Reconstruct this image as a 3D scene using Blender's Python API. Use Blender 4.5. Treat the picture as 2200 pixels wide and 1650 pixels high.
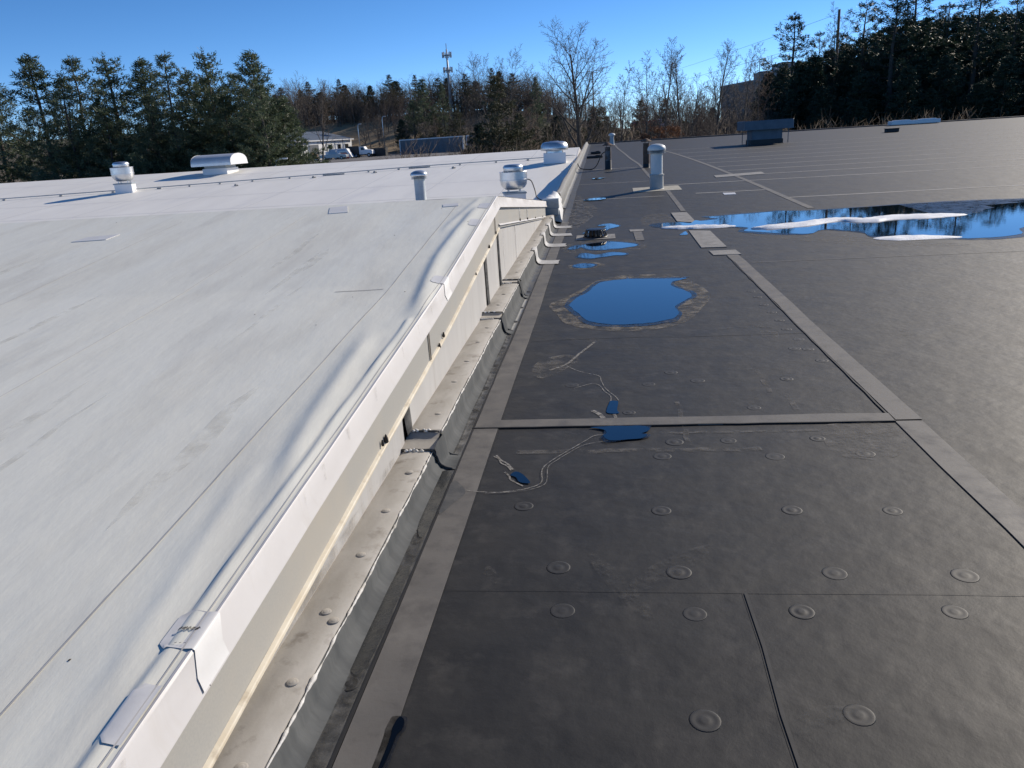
import bpy, math, random
import numpy as np
from mathutils import Vector, Matrix, noise as mnoise

for o in list(bpy.data.objects):
    bpy.data.objects.remove(o, do_unlink=True)
scene = bpy.context.scene
COL = scene.collection

# ------------------------------------------------------------------ camera
cam_d = bpy.data.cameras.new('camera')
cam_d.sensor_fit = 'HORIZONTAL'; cam_d.sensor_width = 36.0
cam_d.lens = 36.0 * 1640.0 / 2200.0
cam_d.clip_start = 0.05; cam_d.clip_end = 3000
cam = bpy.data.objects.new('camera', cam_d); COL.objects.link(cam)
RR = ((0.9920937, -0.0245104, -0.1230829), (0.1092834, -0.3134709, 0.9432885), (-0.0617033, -0.9492814, -0.3083139))
cam.matrix_world = Matrix(((RR[0][0], -RR[0][1], -RR[0][2], 0.0),
                           (RR[1][0], -RR[1][1], -RR[1][2], 0.0),
                           (RR[2][0], -RR[2][1], -RR[2][2], 1.65), (0, 0, 0, 1)))
scene.camera = cam

# ------------------------------------------------------------------ sky and sun
SUN_AZ, SUN_EL = math.radians(44), math.radians(26)
world = bpy.data.worlds.new('World'); scene.world = world; world.use_nodes = True
wn = world.node_tree; wn.nodes.clear()
sky = wn.nodes.new('ShaderNodeTexSky'); sky.sky_type = 'NISHITA'; sky.sun_disc = False
sky.sun_elevation = SUN_EL; sky.sun_rotation = SUN_AZ
sky.altitude = 200; sky.air_density = 0.45; sky.dust_density = 0.0; sky.ozone_density = 3.0
hs = wn.nodes.new('ShaderNodeHueSaturation'); hs.inputs['Saturation'].default_value = 1.18
bg = wn.nodes.new('ShaderNodeBackground'); bg.inputs['Strength'].default_value = 0.145
wo = wn.nodes.new('ShaderNodeOutputWorld')
wn.links.new(sky.outputs[0], hs.inputs['Color']); wn.links.new(hs.outputs[0], bg.inputs['Color']); wn.links.new(bg.outputs[0], wo.inputs['Surface'])
sd = bpy.data.lights.new('sun', 'SUN'); sd.energy = 4.7; sd.angle = math.radians(0.53); sd.color = (1.0, 0.90, 0.76)
sun = bpy.data.objects.new('sun', sd); COL.objects.link(sun)
sdir = Vector((math.sin(SUN_AZ) * math.cos(SUN_EL), math.cos(SUN_AZ) * math.cos(SUN_EL), math.sin(SUN_EL)))
sun.rotation_euler = (-sdir).to_track_quat('-Z', 'Y').to_euler(); sun.location = (30, 30, 40)
vs = scene.view_settings
vs.view_transform = 'Standard'; vs.look = 'None'; vs.exposure = 0.13; vs.gamma = 1.0; vs.use_curve_mapping = False

# ------------------------------------------------------------------ helpers
def link_obj(name, me, parent=None):
    o = bpy.data.objects.new(name, me); COL.objects.link(o)
    if parent is not None: o.parent = parent
    return o
def tag(o, label=None, cat=None, group=None, kind=None):
    if label: o['label'] = label
    if cat: o['category'] = cat
    if group: o['group'] = group
    if kind: o['kind'] = kind
    return o
def empty(name, loc=(0, 0, 0), rz=0.0, label=None, cat=None, group=None):
    o = bpy.data.objects.new(name, None); COL.objects.link(o)
    o.empty_display_size = 0.2
    o.location = loc; o.rotation_euler = (0, 0, rz)
    return tag(o, label, cat, group)
def copy_tree(o, parent=None):
    c = o.copy(); COL.objects.link(c)
    if parent is not None: c.parent = parent
    for ch in list(o.children): copy_tree(ch, c)
    return c

class MB:
    """collects geometry for one mesh"""
    def __init__(s): s.v = []; s.f = []
    def add(s, v, f):
        b = len(s.v); s.v.extend([tuple(p) for p in v]); s.f.extend([tuple(i + b for i in q) for q in f]); return s
    def box(s, c, d, rz=0.0, taper=1.0, bev=0.0):
        x, y, z = d[0] / 2, d[1] / 2, d[2] / 2
        ca, sa = math.cos(rz), math.sin(rz)
        if bev <= 0:
            P = [(-x, -y, -z), (x, -y, -z), (x, y, -z), (-x, y, -z), (-x * taper, -y * taper, z), (x * taper, -y * taper, z), (x * taper, y * taper, z), (-x * taper, y * taper, z)]
            F = [(3, 2, 1, 0), (4, 5, 6, 7), (0, 1, 5, 4), (1, 2, 6, 5), (2, 3, 7, 6), (3, 0, 4, 7)]
        else:
            b = min(bev, x * .9, y * .9, z * .9); P = []; F = []
            def ring(ix, iy, zz): return [(-ix, -iy, zz), (ix, -iy, zz), (ix, iy, zz), (-ix, iy, zz)]
            def oct_(zz, e):
                r = []
                for sx, sy in ((-1, -1), (1, -1), (1, 1), (-1, 1)):
                    if sx * sy > 0: r += [(sx * x, sy * (y - b), zz), (sx * (x - b), sy * y, zz)]
                    else: r += [(sx * (x - b), sy * y, zz), (sx * x, sy * (y - b), zz)]
                return r
            P = ring(x - b, y - b, -z) + oct_(-z + b, 0) + oct_(z - b, 0) + ring((x - b), (y - b), z)
            F = [(3, 2, 1, 0), (20, 21, 22, 23)]
            for i in range(8): F.append((4 + i, 4 + (i + 1) % 8, 12 + (i + 1) % 8, 12 + i))
            for k in range(4):
                F.append((k, 4 + 2 * k + 1, 4 + 2 * k)); F.append((20 + k, 12 + 2 * k, 12 + 2 * k + 1))
                n = (k + 1) % 4
                F.append((k, n, 4 + 2 * n, 4 + 2 * k + 1)); F.append((20 + n, 20 + k, 12 + 2 * k + 1, 12 + 2 * n))
        P = [(c[0] + p[0] * ca - p[1] * sa, c[1] + p[0] * sa + p[1] * ca, c[2] + p[2]) for p in P]
        return s.add(P, F)
    def tube(s, path, rad, n=8, cap=True):
        path = [Vector(p) for p in path]; k = len(path)
        if not hasattr(rad, '__len__'): rad = [rad] * k
        V = []; F = []; ref = None
        for i, p in enumerate(path):
            t = (path[min(i + 1, k - 1)] - path[max(i - 1, 0)])
            if t.length < 1e-9: t = Vector((0, 0, 1))
            t.normalize()
            if ref is None: ref = Vector((1, 0, 0)) if abs(t.x) < .8 else Vector((0, 1, 0))
            u = (ref - t * ref.dot(t)).normalized(); w = t.cross(u); ref = u
            for j in range(n):
                a = 2 * math.pi * j / n; V.append(p + (u * math.cos(a) + w * math.sin(a)) * rad[i])
        for i in range(k - 1):
            for j in range(n):
                a = i * n + j; b = i * n + (j + 1) % n; F.append((a, b, b + n, a + n))
        if cap: F.append(tuple(range(n - 1, -1, -1))); F.append(tuple((k - 1) * n + j for j in range(n)))
        return s.add(V, F)
    def lathe(s, prof, c=(0, 0, 0), n=32, axis='z'):
        V = []; F = []; k = len(prof)
        for r, z in prof:
            for j in range(n):
                a = 2 * math.pi * j / n
                V.append((c[0] + r * math.cos(a), c[1] + r * math.sin(a), c[2] + z))
        for i in range(k - 1):
            for j in range(n):
                a = i * n + j; b = i * n + (j + 1) % n; F.append((a, b, b + n, a + n))
        if prof[0][0] > 1e-6: F.append(tuple(range(n - 1, -1, -1)))
        if prof[-1][0] > 1e-6: F.append(tuple((k - 1) * n + j for j in range(n)))
        return s.add(V, F)
    def prism(s, poly, z0, z1, zf=None):
        n = len(poly); zf = zf or (lambda x, y: 0.0)
        V = [(x, y, z0 + zf(x, y)) for x, y in poly] + [(x, y, z1 + zf(x, y)) for x, y in poly]
        F = [tuple(range(n - 1, -1, -1)), tuple(range(n, 2 * n))] + [(i, (i + 1) % n, n + (i + 1) % n, n + i) for i in range(n)]
        return s.add(V, F)
    def loft(s, rows, close=False):
        n = len(rows[0]); V = [p for r in rows for p in r]; F = []
        m = n if close else n - 1
        for i in range(len(rows) - 1):
            for j in range(m):
                a = i * n + j; b = i * n + (j + 1) % n; F.append((a, b, b + n, a + n))
        return s.add(V, F)
    def build(s, name, mat, parent=None, smooth=False, angle=None):
        me = bpy.data.meshes.new(name); me.from_pydata(s.v, [], s.f); me.validate(); me.update()
        if mat is not None: me.materials.append(mat)
        if smooth:
            me.polygons.foreach_set('use_smooth', [True] * len(me.polygons))
            if angle is not None and hasattr(me, 'set_sharp_from_angle'): me.set_sharp_from_angle(angle=math.radians(angle))
        return link_obj(name, me, parent)

def np_mesh(name, V, F, mat, smooth=False):
    """V (n,3) array, F (m,3) int array"""
    me = bpy.data.meshes.new(name); V = np.asarray(V, np.float32); F = np.asarray(F, np.int32)
    me.vertices.add(len(V)); me.vertices.foreach_set('co', V.ravel())
    k = F.shape[1]
    me.loops.add(F.size); me.loops.foreach_set('vertex_index', F.ravel())
    me.polygons.add(len(F)); me.polygons.foreach_set('loop_start', np.arange(0, F.size, k, dtype=np.int32)); me.polygons.foreach_set('loop_total', np.full(len(F), k, np.int32))
    me.update(calc_edges=True)
    if mat is not None: me.materials.append(mat)
    if smooth: me.polygons.foreach_set('use_smooth', [True] * len(F))
    return me

def catmull(P, per=4, closed=True):
    n = len(P); out = []
    rng = range(n) if closed else range(n - 1)
    for i in rng:
        if closed: p0, p1, p2, p3 = P[(i - 1) % n], P[i], P[(i + 1) % n], P[(i + 2) % n]
        else: p0, p1, p2, p3 = P[max(i - 1, 0)], P[i], P[i + 1], P[min(i + 2, n - 1)]
        for k in range(per):
            t = k / per
            out.append(tuple(.5 * (2 * p1[d] + (-p0[d] + p2[d]) * t + (2 * p0[d] - 5 * p1[d] + 4 * p2[d] - p3[d]) * t * t + (-p0[d] + 3 * p1[d] - 3 * p2[d] + p3[d]) * t ** 3) for d in range(len(p1))))
    if not closed: out.append(tuple(P[-1]))
    return out

# ------------------------------------------------------------------ materials
def mat(name, c1, c2=None, scale=4.0, rough=.7, rvar=0.0, bump=0.0, bscale=40.0, bdist=.01, metal=0.0, spec=.5, detail=6.0,
        stretch=(1, 1, 1), lo=.35, hi=.65, c3=None, scale3=.6, f3=(.5, .75), ior=None, transl=None, stretch3=(1, 1, 1), bstretch=(1, 1, 1), coord='Object', bump2=None):
    m = bpy.data.materials.new(name); m.use_nodes = True; nt = m.node_tree; N = nt.nodes; L = nt.links
    b = N['Principled BSDF']; b.inputs['Roughness'].default_value = rough; b.inputs['Metallic'].default_value = metal
    b.inputs['Specular IOR Level'].default_value = spec
    if ior: b.inputs['IOR'].default_value = ior
    b.inputs['Base Color'].default_value = (*c1, 1)
    tc = N.new('ShaderNodeTexCoord')
    def noise(sc, st, det):
        mp = N.new('ShaderNodeMapping'); mp.inputs['Scale'].default_value = st; L.new(tc.outputs[coord], mp.inputs['Vector'])
        nz = N.new('ShaderNodeTexNoise'); nz.inputs['Scale'].default_value = sc; nz.inputs['Detail'].default_value = det; nz.inputs['Roughness'].default_value = .62
        L.new(mp.outputs[0], nz.inputs['Vector']); return nz
    col = None
    if c2:
        nz = noise(scale, stretch, detail); mr = N.new('ShaderNodeMapRange'); mr.inputs['From Min'].default_value = lo; mr.inputs['From Max'].default_value = hi
        L.new(nz.outputs['Fac'], mr.inputs['Value'])
        mx = N.new('ShaderNodeMix'); mx.data_type = 'RGBA'; mx.inputs['A'].default_value = (*c1, 1); mx.inputs['B'].default_value = (*c2, 1)
        L.new(mr.outputs[0], mx.inputs['Factor']); col = mx.outputs['Result']
        if rvar:
            m2 = N.new('ShaderNodeMapRange'); m2.inputs['To Min'].default_value = rough - rvar; m2.inputs['To Max'].default_value = rough + rvar
            m2.inputs['From Min'].default_value = lo; m2.inputs['From Max'].default_value = hi
            L.new(nz.outputs['Fac'], m2.inputs['Value']); L.new(m2.outputs[0], b.inputs['Roughness'])
    if c3:
        nz3 = noise(scale3, stretch3, 8.0); mr3 = N.new('ShaderNodeMapRange'); mr3.inputs['From Min'].default_value = f3[0]; mr3.inputs['From Max'].default_value = f3[1]
        L.new(nz3.outputs['Fac'], mr3.inputs['Value'])
        mx3 = N.new('ShaderNodeMix'); mx3.data_type = 'RGBA'; mx3.inputs['A'].default_value = (*c1, 1); mx3.inputs['B'].default_value = (*c3, 1)
        if col: L.new(col, mx3.inputs['A'])
        L.new(mr3.outputs[0], mx3.inputs['Factor']); col = mx3.outputs['Result']
    if col: L.new(col, b.inputs['Base Color'])
    if bump:
        nb = noise(bscale, bstretch, 5.0); bp = N.new('ShaderNodeBump'); bp.inputs['Strength'].default_value = bump; bp.inputs['Distance'].default_value = bdist
        L.new(nb.outputs['Fac'], bp.inputs['Height']); L.new(bp.outputs[0], b.inputs['Normal'])
        if bump2:
            n2 = noise(bump2[1], bump2[3], 3.0); b2 = N.new('ShaderNodeBump'); b2.inputs['Strength'].default_value = bump2[0]; b2.inputs['Distance'].default_value = bump2[2]
            L.new(n2.outputs['Fac'], b2.inputs['Height']); L.new(b2.outputs[0], bp.inputs['Normal'])
    if transl:
        out = N['Material Output']; tr = N.new('ShaderNodeBsdfTranslucent'); tr.inputs['Color'].default_value = (*c1, 1)
        if col: L.new(col, tr.inputs['Color'])
        ms = N.new('ShaderNodeMixShader'); ms.inputs['Fac'].default_value = transl
        L.new(b.outputs[0], ms.inputs[1]); L.new(tr.outputs[0], ms.inputs[2]); L.new(ms.outputs[0], out.inputs['Surface'])
    return m

def stain_mat(name, c, scale, lo, hi, rough=.8, c2=None, maxa=1.0):
    """patchy deposit: noise decides where the film covers what lies below"""
    m = mat(name, c, c2, scale=scale * 2.3, rough=rough); nt = m.node_tree; N = nt.nodes; L = nt.links
    out = N['Material Output']; b = N['Principled BSDF']; tr = N.new('ShaderNodeBsdfTransparent'); ms = N.new('ShaderNodeMixShader')
    tc = N.new('ShaderNodeTexCoord'); nz = N.new('ShaderNodeTexNoise'); nz.inputs['Scale'].default_value = scale; nz.inputs['Detail'].default_value = 9; nz.inputs['Roughness'].default_value = .7
    L.new(tc.outputs['Object'], nz.inputs['Vector'])
    mr = N.new('ShaderNodeMapRange'); mr.inputs['From Min'].default_value = lo; mr.inputs['From Max'].default_value = hi; mr.inputs['To Max'].default_value = maxa
    L.new(nz.outputs['Fac'], mr.inputs['Value']); L.new(mr.outputs[0], ms.inputs['Fac']); L.new(tr.outputs[0], ms.inputs[1]); L.new(b.outputs[0], ms.inputs[2]); L.new(ms.outputs[0], out.inputs['Surface'])
    return m

M = {}
M['dark'] = mat('dark_membrane', (.0145, .0143, .0142), (.026, .025, .0238), scale=3.4, rough=.63, rvar=.03, spec=.36, bump=.4, bscale=16, bdist=.005, c3=(.066, .061, .054), scale3=6.5, f3=(.53, .88), detail=10, stretch=(1, 1, 1), stretch3=(1, 1, 1), bump2=(.35, 2.6, .03, (1, 1, 1)))
M['plate'] = mat('plate_membrane', (.022, .0215, .021), (.036, .034, .032), scale=25, rough=.62, spec=.42)
M['tape'] = mat('cover_tape', (.098, .091, .083), (.165, .154, .140), scale=7, rough=.72, rvar=.08, bump=.3, bscale=30, bdist=.003, c3=(.075, .073, .072), scale3=3.5, f3=(.52, .72))
M['tape2'] = mat('pale_tape', (.22, .21, .195), (.30, .285, .26), scale=9, rough=.75, bump=.3, bscale=30, bdist=.003, c3=(.15, .145, .135), scale3=5, f3=(.5, .7))
M['seamsheen'] = mat('far_seam_sheen', (.46, .44, .41), (.34, .325, .30), scale=1.2, rough=.75, spec=.2)  # paler than the laps themselves; their glossy sheen is put into the colour
M['thin'] = mat('seam_line', (.12, .115, .11), (.19, .18, .17), scale=6, rough=.7)
M['lap'] = mat('lap_edge', (.012, .012, .013), rough=.7)
M['flash'] = mat('grey_flashing', (.062, .066, .067), (.12, .122, .118), scale=3.5, rough=.82, rvar=.05, spec=.25, bump=.25, bscale=9, bdist=.006, bstretch=(1, 2, .5), c3=(.060, .062, .062), scale3=6, f3=(.50, .75), stretch=(1, 2.2, .25), stretch3=(1, 2.5, .3))
M['flashbase'] = mat('flashing_foot', (.052, .053, .053), (.115, .111, .104), scale=9, rough=.6, rvar=.12, bump=.4, bscale=25, bdist=.004, c3=(.04, .042, .044), scale3=6, f3=(.5, .7))
M['damp'] = mat('damp_film', (.018, .020, .022), (.035, .036, .034), scale=14, rough=.22, rvar=.12, bump=.3, bscale=60, bdist=.002)
M['curbtop'] = mat('weathered_curb', (.33, .305, .265), (.42, .395, .355), scale=5, rough=.75, bump=.3, bscale=40, bdist=.003, c3=(.20, .175, .145), scale3=9, f3=(.56, .74), stretch=(1.6, .6, 1))
M['sealant'] = mat('old_sealant', (.55, .52, .47), (.72, .70, .66), scale=12, rough=.6, bump=.5, bscale=45, bdist=.008, c3=(.33, .31, .27), scale3=16, f3=(.52, .68))
M['screw'] = mat('plate_coated', (.52, .49, .44), (.66, .63, .58), scale=60, rough=.5, bump=.3, bscale=90, bdist=.002)
M['whiteN'] = mat('white_membrane_weathered', (.81, .795, .70), (.745, .728, .64), scale=1.0, rough=.6, rvar=.08, bump=.3, bscale=9, bdist=.006, bstretch=(2.5, .8, 1), c3=(.64, .615, .535), scale3=1.7, f3=(.50, .80), detail=9, stretch=(2.6, .4, 1), stretch3=(1.9, .40, 1), bump2=(.22, 2.0, .03, (1.2, .4, 1)))
M['whiteF'] = mat('white_membrane_clean', (.89, .86, .79), (.83, .80, .735), scale=.55, rough=.55, bump=.12, bscale=8, bdist=.006, c3=(.73, .71, .68), scale3=.45, f3=(.55, .8), detail=8, stretch=(1.6, .4, 1), stretch3=(2.2, .35, 1))
M['white'] = mat('white_fascia', (.63, .605, .585), (.585, .56, .54), scale=3, rough=.5, bump=.1, bscale=15, bdist=.003, c3=(.54, .505, .465), scale3=5, f3=(.55, .85), stretch3=(1, 3, .25))
M['fasciatop'] = mat('white_cover', (.72, .705, .68), (.66, .645, .62), scale=5, rough=.5, bump=.15, bscale=30, bdist=.003)
M['beige'] = mat('coated_panel', (.40, .385, .345), (.355, .345, .32), scale=120, rough=.55, bump=.12, bscale=300, bdist=.001, c3=(.43, .395, .335), scale3=1.1, f3=(.45, .7))
M['drip'] = mat('drip_edge', (.58, .50, .37), (.68, .62, .50), scale=8, rough=.6, bump=.2, bscale=50, bdist=.002, c3=(.36, .29, .20), scale3=7, f3=(.55, .72))
M['wall'] = mat('wall_panel', (.44, .425, .405), (.50, .485, .46), scale=2.2, rough=.6, bump=.15, bscale=8, bdist=.004, c3=(.38, .35, .31), scale3=3, f3=(.55, .8), stretch=(1, 1.8, .5), stretch3=(1, 3, .3))
M['filler'] = mat('joint_filler', (.045, .045, .045), (.13, .127, .12), scale=16, rough=.85, spec=.2, bump=.4, bscale=40, bdist=.004)
M['seamw'] = mat('white_lap', (.52, .50, .475), (.40, .385, .36), scale=6, rough=.7)
M['strap'] = mat('strap_membrane', (.36, .35, .335), (.50, .49, .47), scale=5, rough=.7, c3=(.33, .32, .30), scale3=7, f3=(.5, .7))
M['faintw'] = mat('faint_lap', (.66, .64, .61), (.58, .56, .53), scale=6, rough=.7)
M['grime'] = mat('grime', (.06, .05, .042), rough=.9)
M['galv'] = mat('galvanised', (.52, .54, .56), (.62, .64, .66), scale=5, rough=.36, rvar=.08, metal=.85, bump=.05, bscale=10)
M['alum'] = mat('spun_aluminium', (.74, .745, .75), (.66, .665, .67), scale=4, rough=.36, rvar=.05, metal=.92)
M['hood'] = mat('pale_hood_metal', (.55, .56, .57), (.62, .63, .64), scale=3, rough=.42, metal=.35)
M['galvpaint'] = mat('grey_vent_paint', (.33, .37, .40), (.40, .44, .46), scale=4, rough=.5, metal=.2, c3=(.28, .27, .25), scale3=6, f3=(.58, .75))
M['pipe'] = mat('pvc_pipe', (.60, .62, .61), (.68, .69, .67), scale=4, rough=.45, c3=(.38, .36, .32), scale3=5, f3=(.6, .75), stretch3=(1, 1, .3))
M['sleeve'] = mat('pipe_boot', (.38, .38, .36), (.46, .45, .42), scale=6, rough=.6, bump=.3, bscale=20, bdist=.004)
M['rust'] = mat('rusty_steel', (.085, .045, .03), (.15, .085, .055), scale=8, rough=.8, bump=.3, bscale=40, bdist=.003)
M['rust2'] = mat('half_rusted', (.11, .12, .13), (.07, .038, .025), scale=5, rough=.65, lo=.45, hi=.55, bump=.2, bscale=30, bdist=.002)
M['tar'] = mat('tar_boot', (.015, .015, .016), rough=.5)
M['black'] = mat('black_plastic', (.012, .012, .013), rough=.4)
M['rib'] = mat('strainer_plastic', (.022, .022, .024), rough=.28, spec=.6)
M['cable'] = mat('black_cable', (.02, .02, .021), rough=.5)
M['blockd'] = mat('support_block', (.34, .325, .30), (.42, .40, .37), scale=10, rough=.9)
M['boxshade'] = mat('blue_shade_hood', (.075, .105, .14), (.095, .13, .17), scale=3, rough=.45, metal=.25)  # galvanised metal; the bluish shade on its front is put into the colour
M['snow'] = mat('snow', (.93, .93, .925), (.88, .885, .89), scale=14, rough=.6, bump=.7, bscale=60, bdist=.012)
M['silt'] = stain_mat('dried_silt', (.21, .185, .155), 7.0, .43, .60, c2=(.13, .12, .105), maxa=.85)
M['wet'] = stain_mat('wet_film', (.012, .012, .013), 5.0, .30, .55, rough=.3, c2=(.02, .02, .02), maxa=.75)
M['scuff'] = stain_mat('faint_scuff', (.13, .125, .115), 14.0, .46, .72, maxa=.45)
M['gutterdirt'] = stain_mat('gutter_dirt', (.028, .027, .025), 12.0, .38, .62, c2=(.10, .095, .085), maxa=.8)
M['silt2'] = stain_mat('pale_scuff', (.20, .19, .175), 9.0, .45, .68, c2=(.14, .13, .12), maxa=.7)
M['mineral'] = stain_mat('mineral_trail', (.34, .32, .29), 30.0, .36, .58, maxa=.8)
M['streak'] = stain_mat('white_streak', (.66, .655, .64), 9.0, .40, .62, maxa=.8)
M['dirtroof'] = stain_mat('roof_dirt_film', (.50, .47, .41), 7.0, .42, .75, maxa=.32)
M['dirtfascia'] = stain_mat('fascia_dirt', (.42, .38, .32), 30.0, .40, .75, maxa=.3)
M['dirtw'] = stain_mat('dirt_film', (.26, .225, .18), 6.0, .44, .70, maxa=.65)
w = bpy.data.materials.new('puddle_water'); w.use_nodes = True; b = w.node_tree.nodes['Principled BSDF']
b.inputs['Base Color'].default_value = (.002, .006, .013, 1); b.inputs['Roughness'].default_value = .015; b.inputs['IOR'].default_value = 1.8
_t = w.node_tree.nodes.new('ShaderNodeTexCoord'); _n = w.node_tree.nodes.new('ShaderNodeTexNoise'); _n.inputs['Scale'].default_value = 14; _n.inputs['Detail'].default_value = 3
_b = w.node_tree.nodes.new('ShaderNodeBump'); _b.inputs['Strength'].default_value = .06; _b.inputs['Distance'].default_value = .004
w.node_tree.links.new(_t.outputs['Object'], _n.inputs['Vector']); w.node_tree.links.new(_n.outputs['Fac'], _b.inputs['Height']); w.node_tree.links.new(_b.outputs[0], b.inputs['Normal'])
M['water'] = w
M['waterdark'] = mat('dark_water', (.003, .004, .006), rough=.05, ior=1.33)
# distant things
M['bark'] = mat('bark', (.105, .088, .072), (.16, .14, .12), scale=3, rough=.9, stretch=(1, 1, .3))
M['barkdk'] = mat('dark_bark', (.05, .043, .037), (.085, .073, .062), scale=3, rough=.9, stretch=(1, 1, .3))
M['twig'] = mat('twigs', (.115, .090, .070), (.17, .138, .11), scale=.9, rough=.9)
M['fartwig'] = mat('far_twigs', (.072, .058, .048), (.112, .092, .078), scale=.05, rough=.9)
M['twigred'] = mat('reddish_twigs', (.12, .078, .056), (.17, .115, .085), scale=.9, rough=.9)
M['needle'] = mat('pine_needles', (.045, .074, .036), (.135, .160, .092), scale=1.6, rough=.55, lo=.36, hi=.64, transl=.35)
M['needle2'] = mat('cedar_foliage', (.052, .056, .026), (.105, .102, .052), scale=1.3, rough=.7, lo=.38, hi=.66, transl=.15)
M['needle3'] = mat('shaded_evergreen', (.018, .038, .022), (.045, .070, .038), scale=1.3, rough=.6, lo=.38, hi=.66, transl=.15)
M['deadleaf'] = mat('dead_leaves', (.16, .075, .038), (.24, .13, .075), scale=2, rough=.8, transl=.25)
M['brush'] = mat('brush_stems', (.105, .080, .060), (.16, .125, .092), scale=.6, rough=.9)
M['ground'] = mat('leaf_litter', (.13, .098, .066), (.19, .145, .095), scale=.12, rough=.95, c3=(.10, .095, .05), scale3=.02, f3=(.45, .6))
M['drygrass'] = mat('dry_grass', (.24, .17, .095), (.31, .225, .13), scale=.15, rough=.95)
M['lot'] = mat('gravel_lot', (.13, .12, .115), (.18, .165, .155), scale=.4, rough=.95)
M['metalwhite'] = mat('white_cladding', (.86, .86, .85), (.78, .78, .77), scale=.7, rough=.5)
M['roofgrey'] = mat('grey_metal_roof', (.12, .14, .165), (.15, .17, .19), scale=.6, rough=.5)
M['concrete'] = mat('precast_concrete', (.20, .19, .18), (.25, .24, .225), scale=.4, rough=.85, c3=(.15, .145, .135), scale3=.15, f3=(.5, .7))
M['glass'] = mat('dark_glass', (.015, .018, .022), rough=.1)
M['tyre'] = mat('tyre_rubber', (.018, .018, .018), rough=.8)
M['silver'] = mat('silver_paint', (.36, .38, .40), rough=.35, metal=.4)
M['paintw'] = mat('white_paint', (.78, .78, .78), rough=.4)
M['red'] = mat('red_orange_paint', (.72, .08, .03), rough=.45)
M['orange'] = mat('orange_paint', (.42, .16, .03), rough=.5)
M['trailer'] = mat('blue_grey_trailer', (.10, .115, .135), (.13, .145, .165), scale=.8, rough=.5, c3=(.11, .125, .145), scale3=.5, f3=(.5, .7), stretch3=(3, 3, .3))
M['blacksteel'] = mat('black_steel', (.025, .026, .028), rough=.6)
M['steel'] = mat('tower_steel', (.30, .32, .34), rough=.5, metal=.4)
M['wood'] = mat('pole_wood', (.17, .10, .065), (.22, .14, .09), scale=3, rough=.9, stretch=(1, 1, .2))

rnd = random.Random(11)

# ------------------------------------------------------------------ ground and distant terrain
def sstep(a, b, x):
    t = min(max((x - a) / (b - a), 0), 1); return t * t * (3 - 2 * t)
def gz(x, y):
    left = 1 - sstep(-40, 30, x)
    z = -5.0 + 3.9 * sstep(70, 160, y) * (0.35 + .65 * left)
    z += (9.2 * left + 2.4) * sstep(198, 262, y)
    z += 3.5 * sstep(20, 45, x) * sstep(58, 90, y)
    if y > 60: z += .35 * mnoise.noise(Vector((x * .03, y * .03, 0)))
    return z
xs = sorted(set(list(range(-400, -120, 40)) + list(range(-120, 121, 5)) + list(range(120, 401, 40)) + [-2500, -1200, -700, 700, 1200, 2500]))
ys = sorted(set([-2500, -900, -300, -100] + list(range(-60, 340, 5)) + list(range(340, 700, 60)) + [900, 1400, 2500]))
mb = MB(); nx = len(xs)
mb.v = [(x, y, gz(x, y)) for y in ys for x in xs]
mb.f = [(j * nx + i, j * nx + i + 1, (j + 1) * nx + i + 1, (j + 1) * nx + i) for j in range(len(ys) - 1) for i in range(nx - 1)]
tag(mb.build('ground', M['ground'], smooth=True), kind='structure')
def draped(name, x0, x1, y0, y1, n, m, lift, material):
    mb = MB(); mb.v = [(x0 + (x1 - x0) * i / n, y0 + (y1 - y0) * j / m, gz(x0 + (x1 - x0) * i / n, y0 + (y1 - y0) * j / m) + lift) for j in range(m + 1) for i in range(n + 1)]
    mb.f = [(j * (n + 1) + i, j * (n + 1) + i + 1, (j + 1) * (n + 1) + i + 1, (j + 1) * (n + 1) + i) for j in range(m) for i in range(n)]
    return tag(mb.build(name, material, smooth=True), kind='structure')
draped('parking_lot', -92, -22, 150, 199, 14, 10, .12, M['lot'])
draped('grass_slope', -100, -44, 206, 246, 12, 10, .12, M['drygrass'])

# ------------------------------------------------------------------ dark membrane building
DK = empty('flat_roof_building', (0, 0, 0), 0, 'low building under a wide dark grey rubber membrane roof in the foreground', 'building')
def dz(y): return float(np.interp(y, [-10, 15.2, 20.4, 56, 60], [0, 0, .134, .775, .85]))
XE = -0.915
# roof sheet
gx = [-.915, -.6, 0, .5, 1, 1.5, 2, 3, 4, 6, 8, 12, 16, 22, 30, 44]
gy = list(np.arange(-6, 15.3, .5)) + [15.2] + list(np.arange(15.6, 20.4, .4)) + [20.4] + list(np.arange(21, 56, 1.0)) + [56.0]
mb = MB(); mb.v = [(x, y, dz(y)) for y in gy for x in gx]; n = len(gx)
mb.f = [(j * n + i, j * n + i + 1, (j + 1) * n + i + 1, (j + 1) * n + i) for j in range(len(gy) - 1) for i in range(n - 1)]
mb.build('roof_membrane', M['dark'], DK)
# walls below the roof and the metal edge at the far side
mb = MB(); mb.box((21.5, 56.05, -2.2), (44.9, .1, 5.8)); mb.box((44.05, 25, -2.6), (.1, 61.9, 5.1)); mb.build('outer_wall', M['concrete'], DK)
mb = MB(); mb.loft([[(x, 55.9, .772), (x, 55.93, .84), (x, 56.12, .85), (x, 56.14, .70)] for x in (-.9, 10, 20, 30, 44)]); mb.build('roof_edge_trim', M['blacksteel'], DK)

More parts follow.
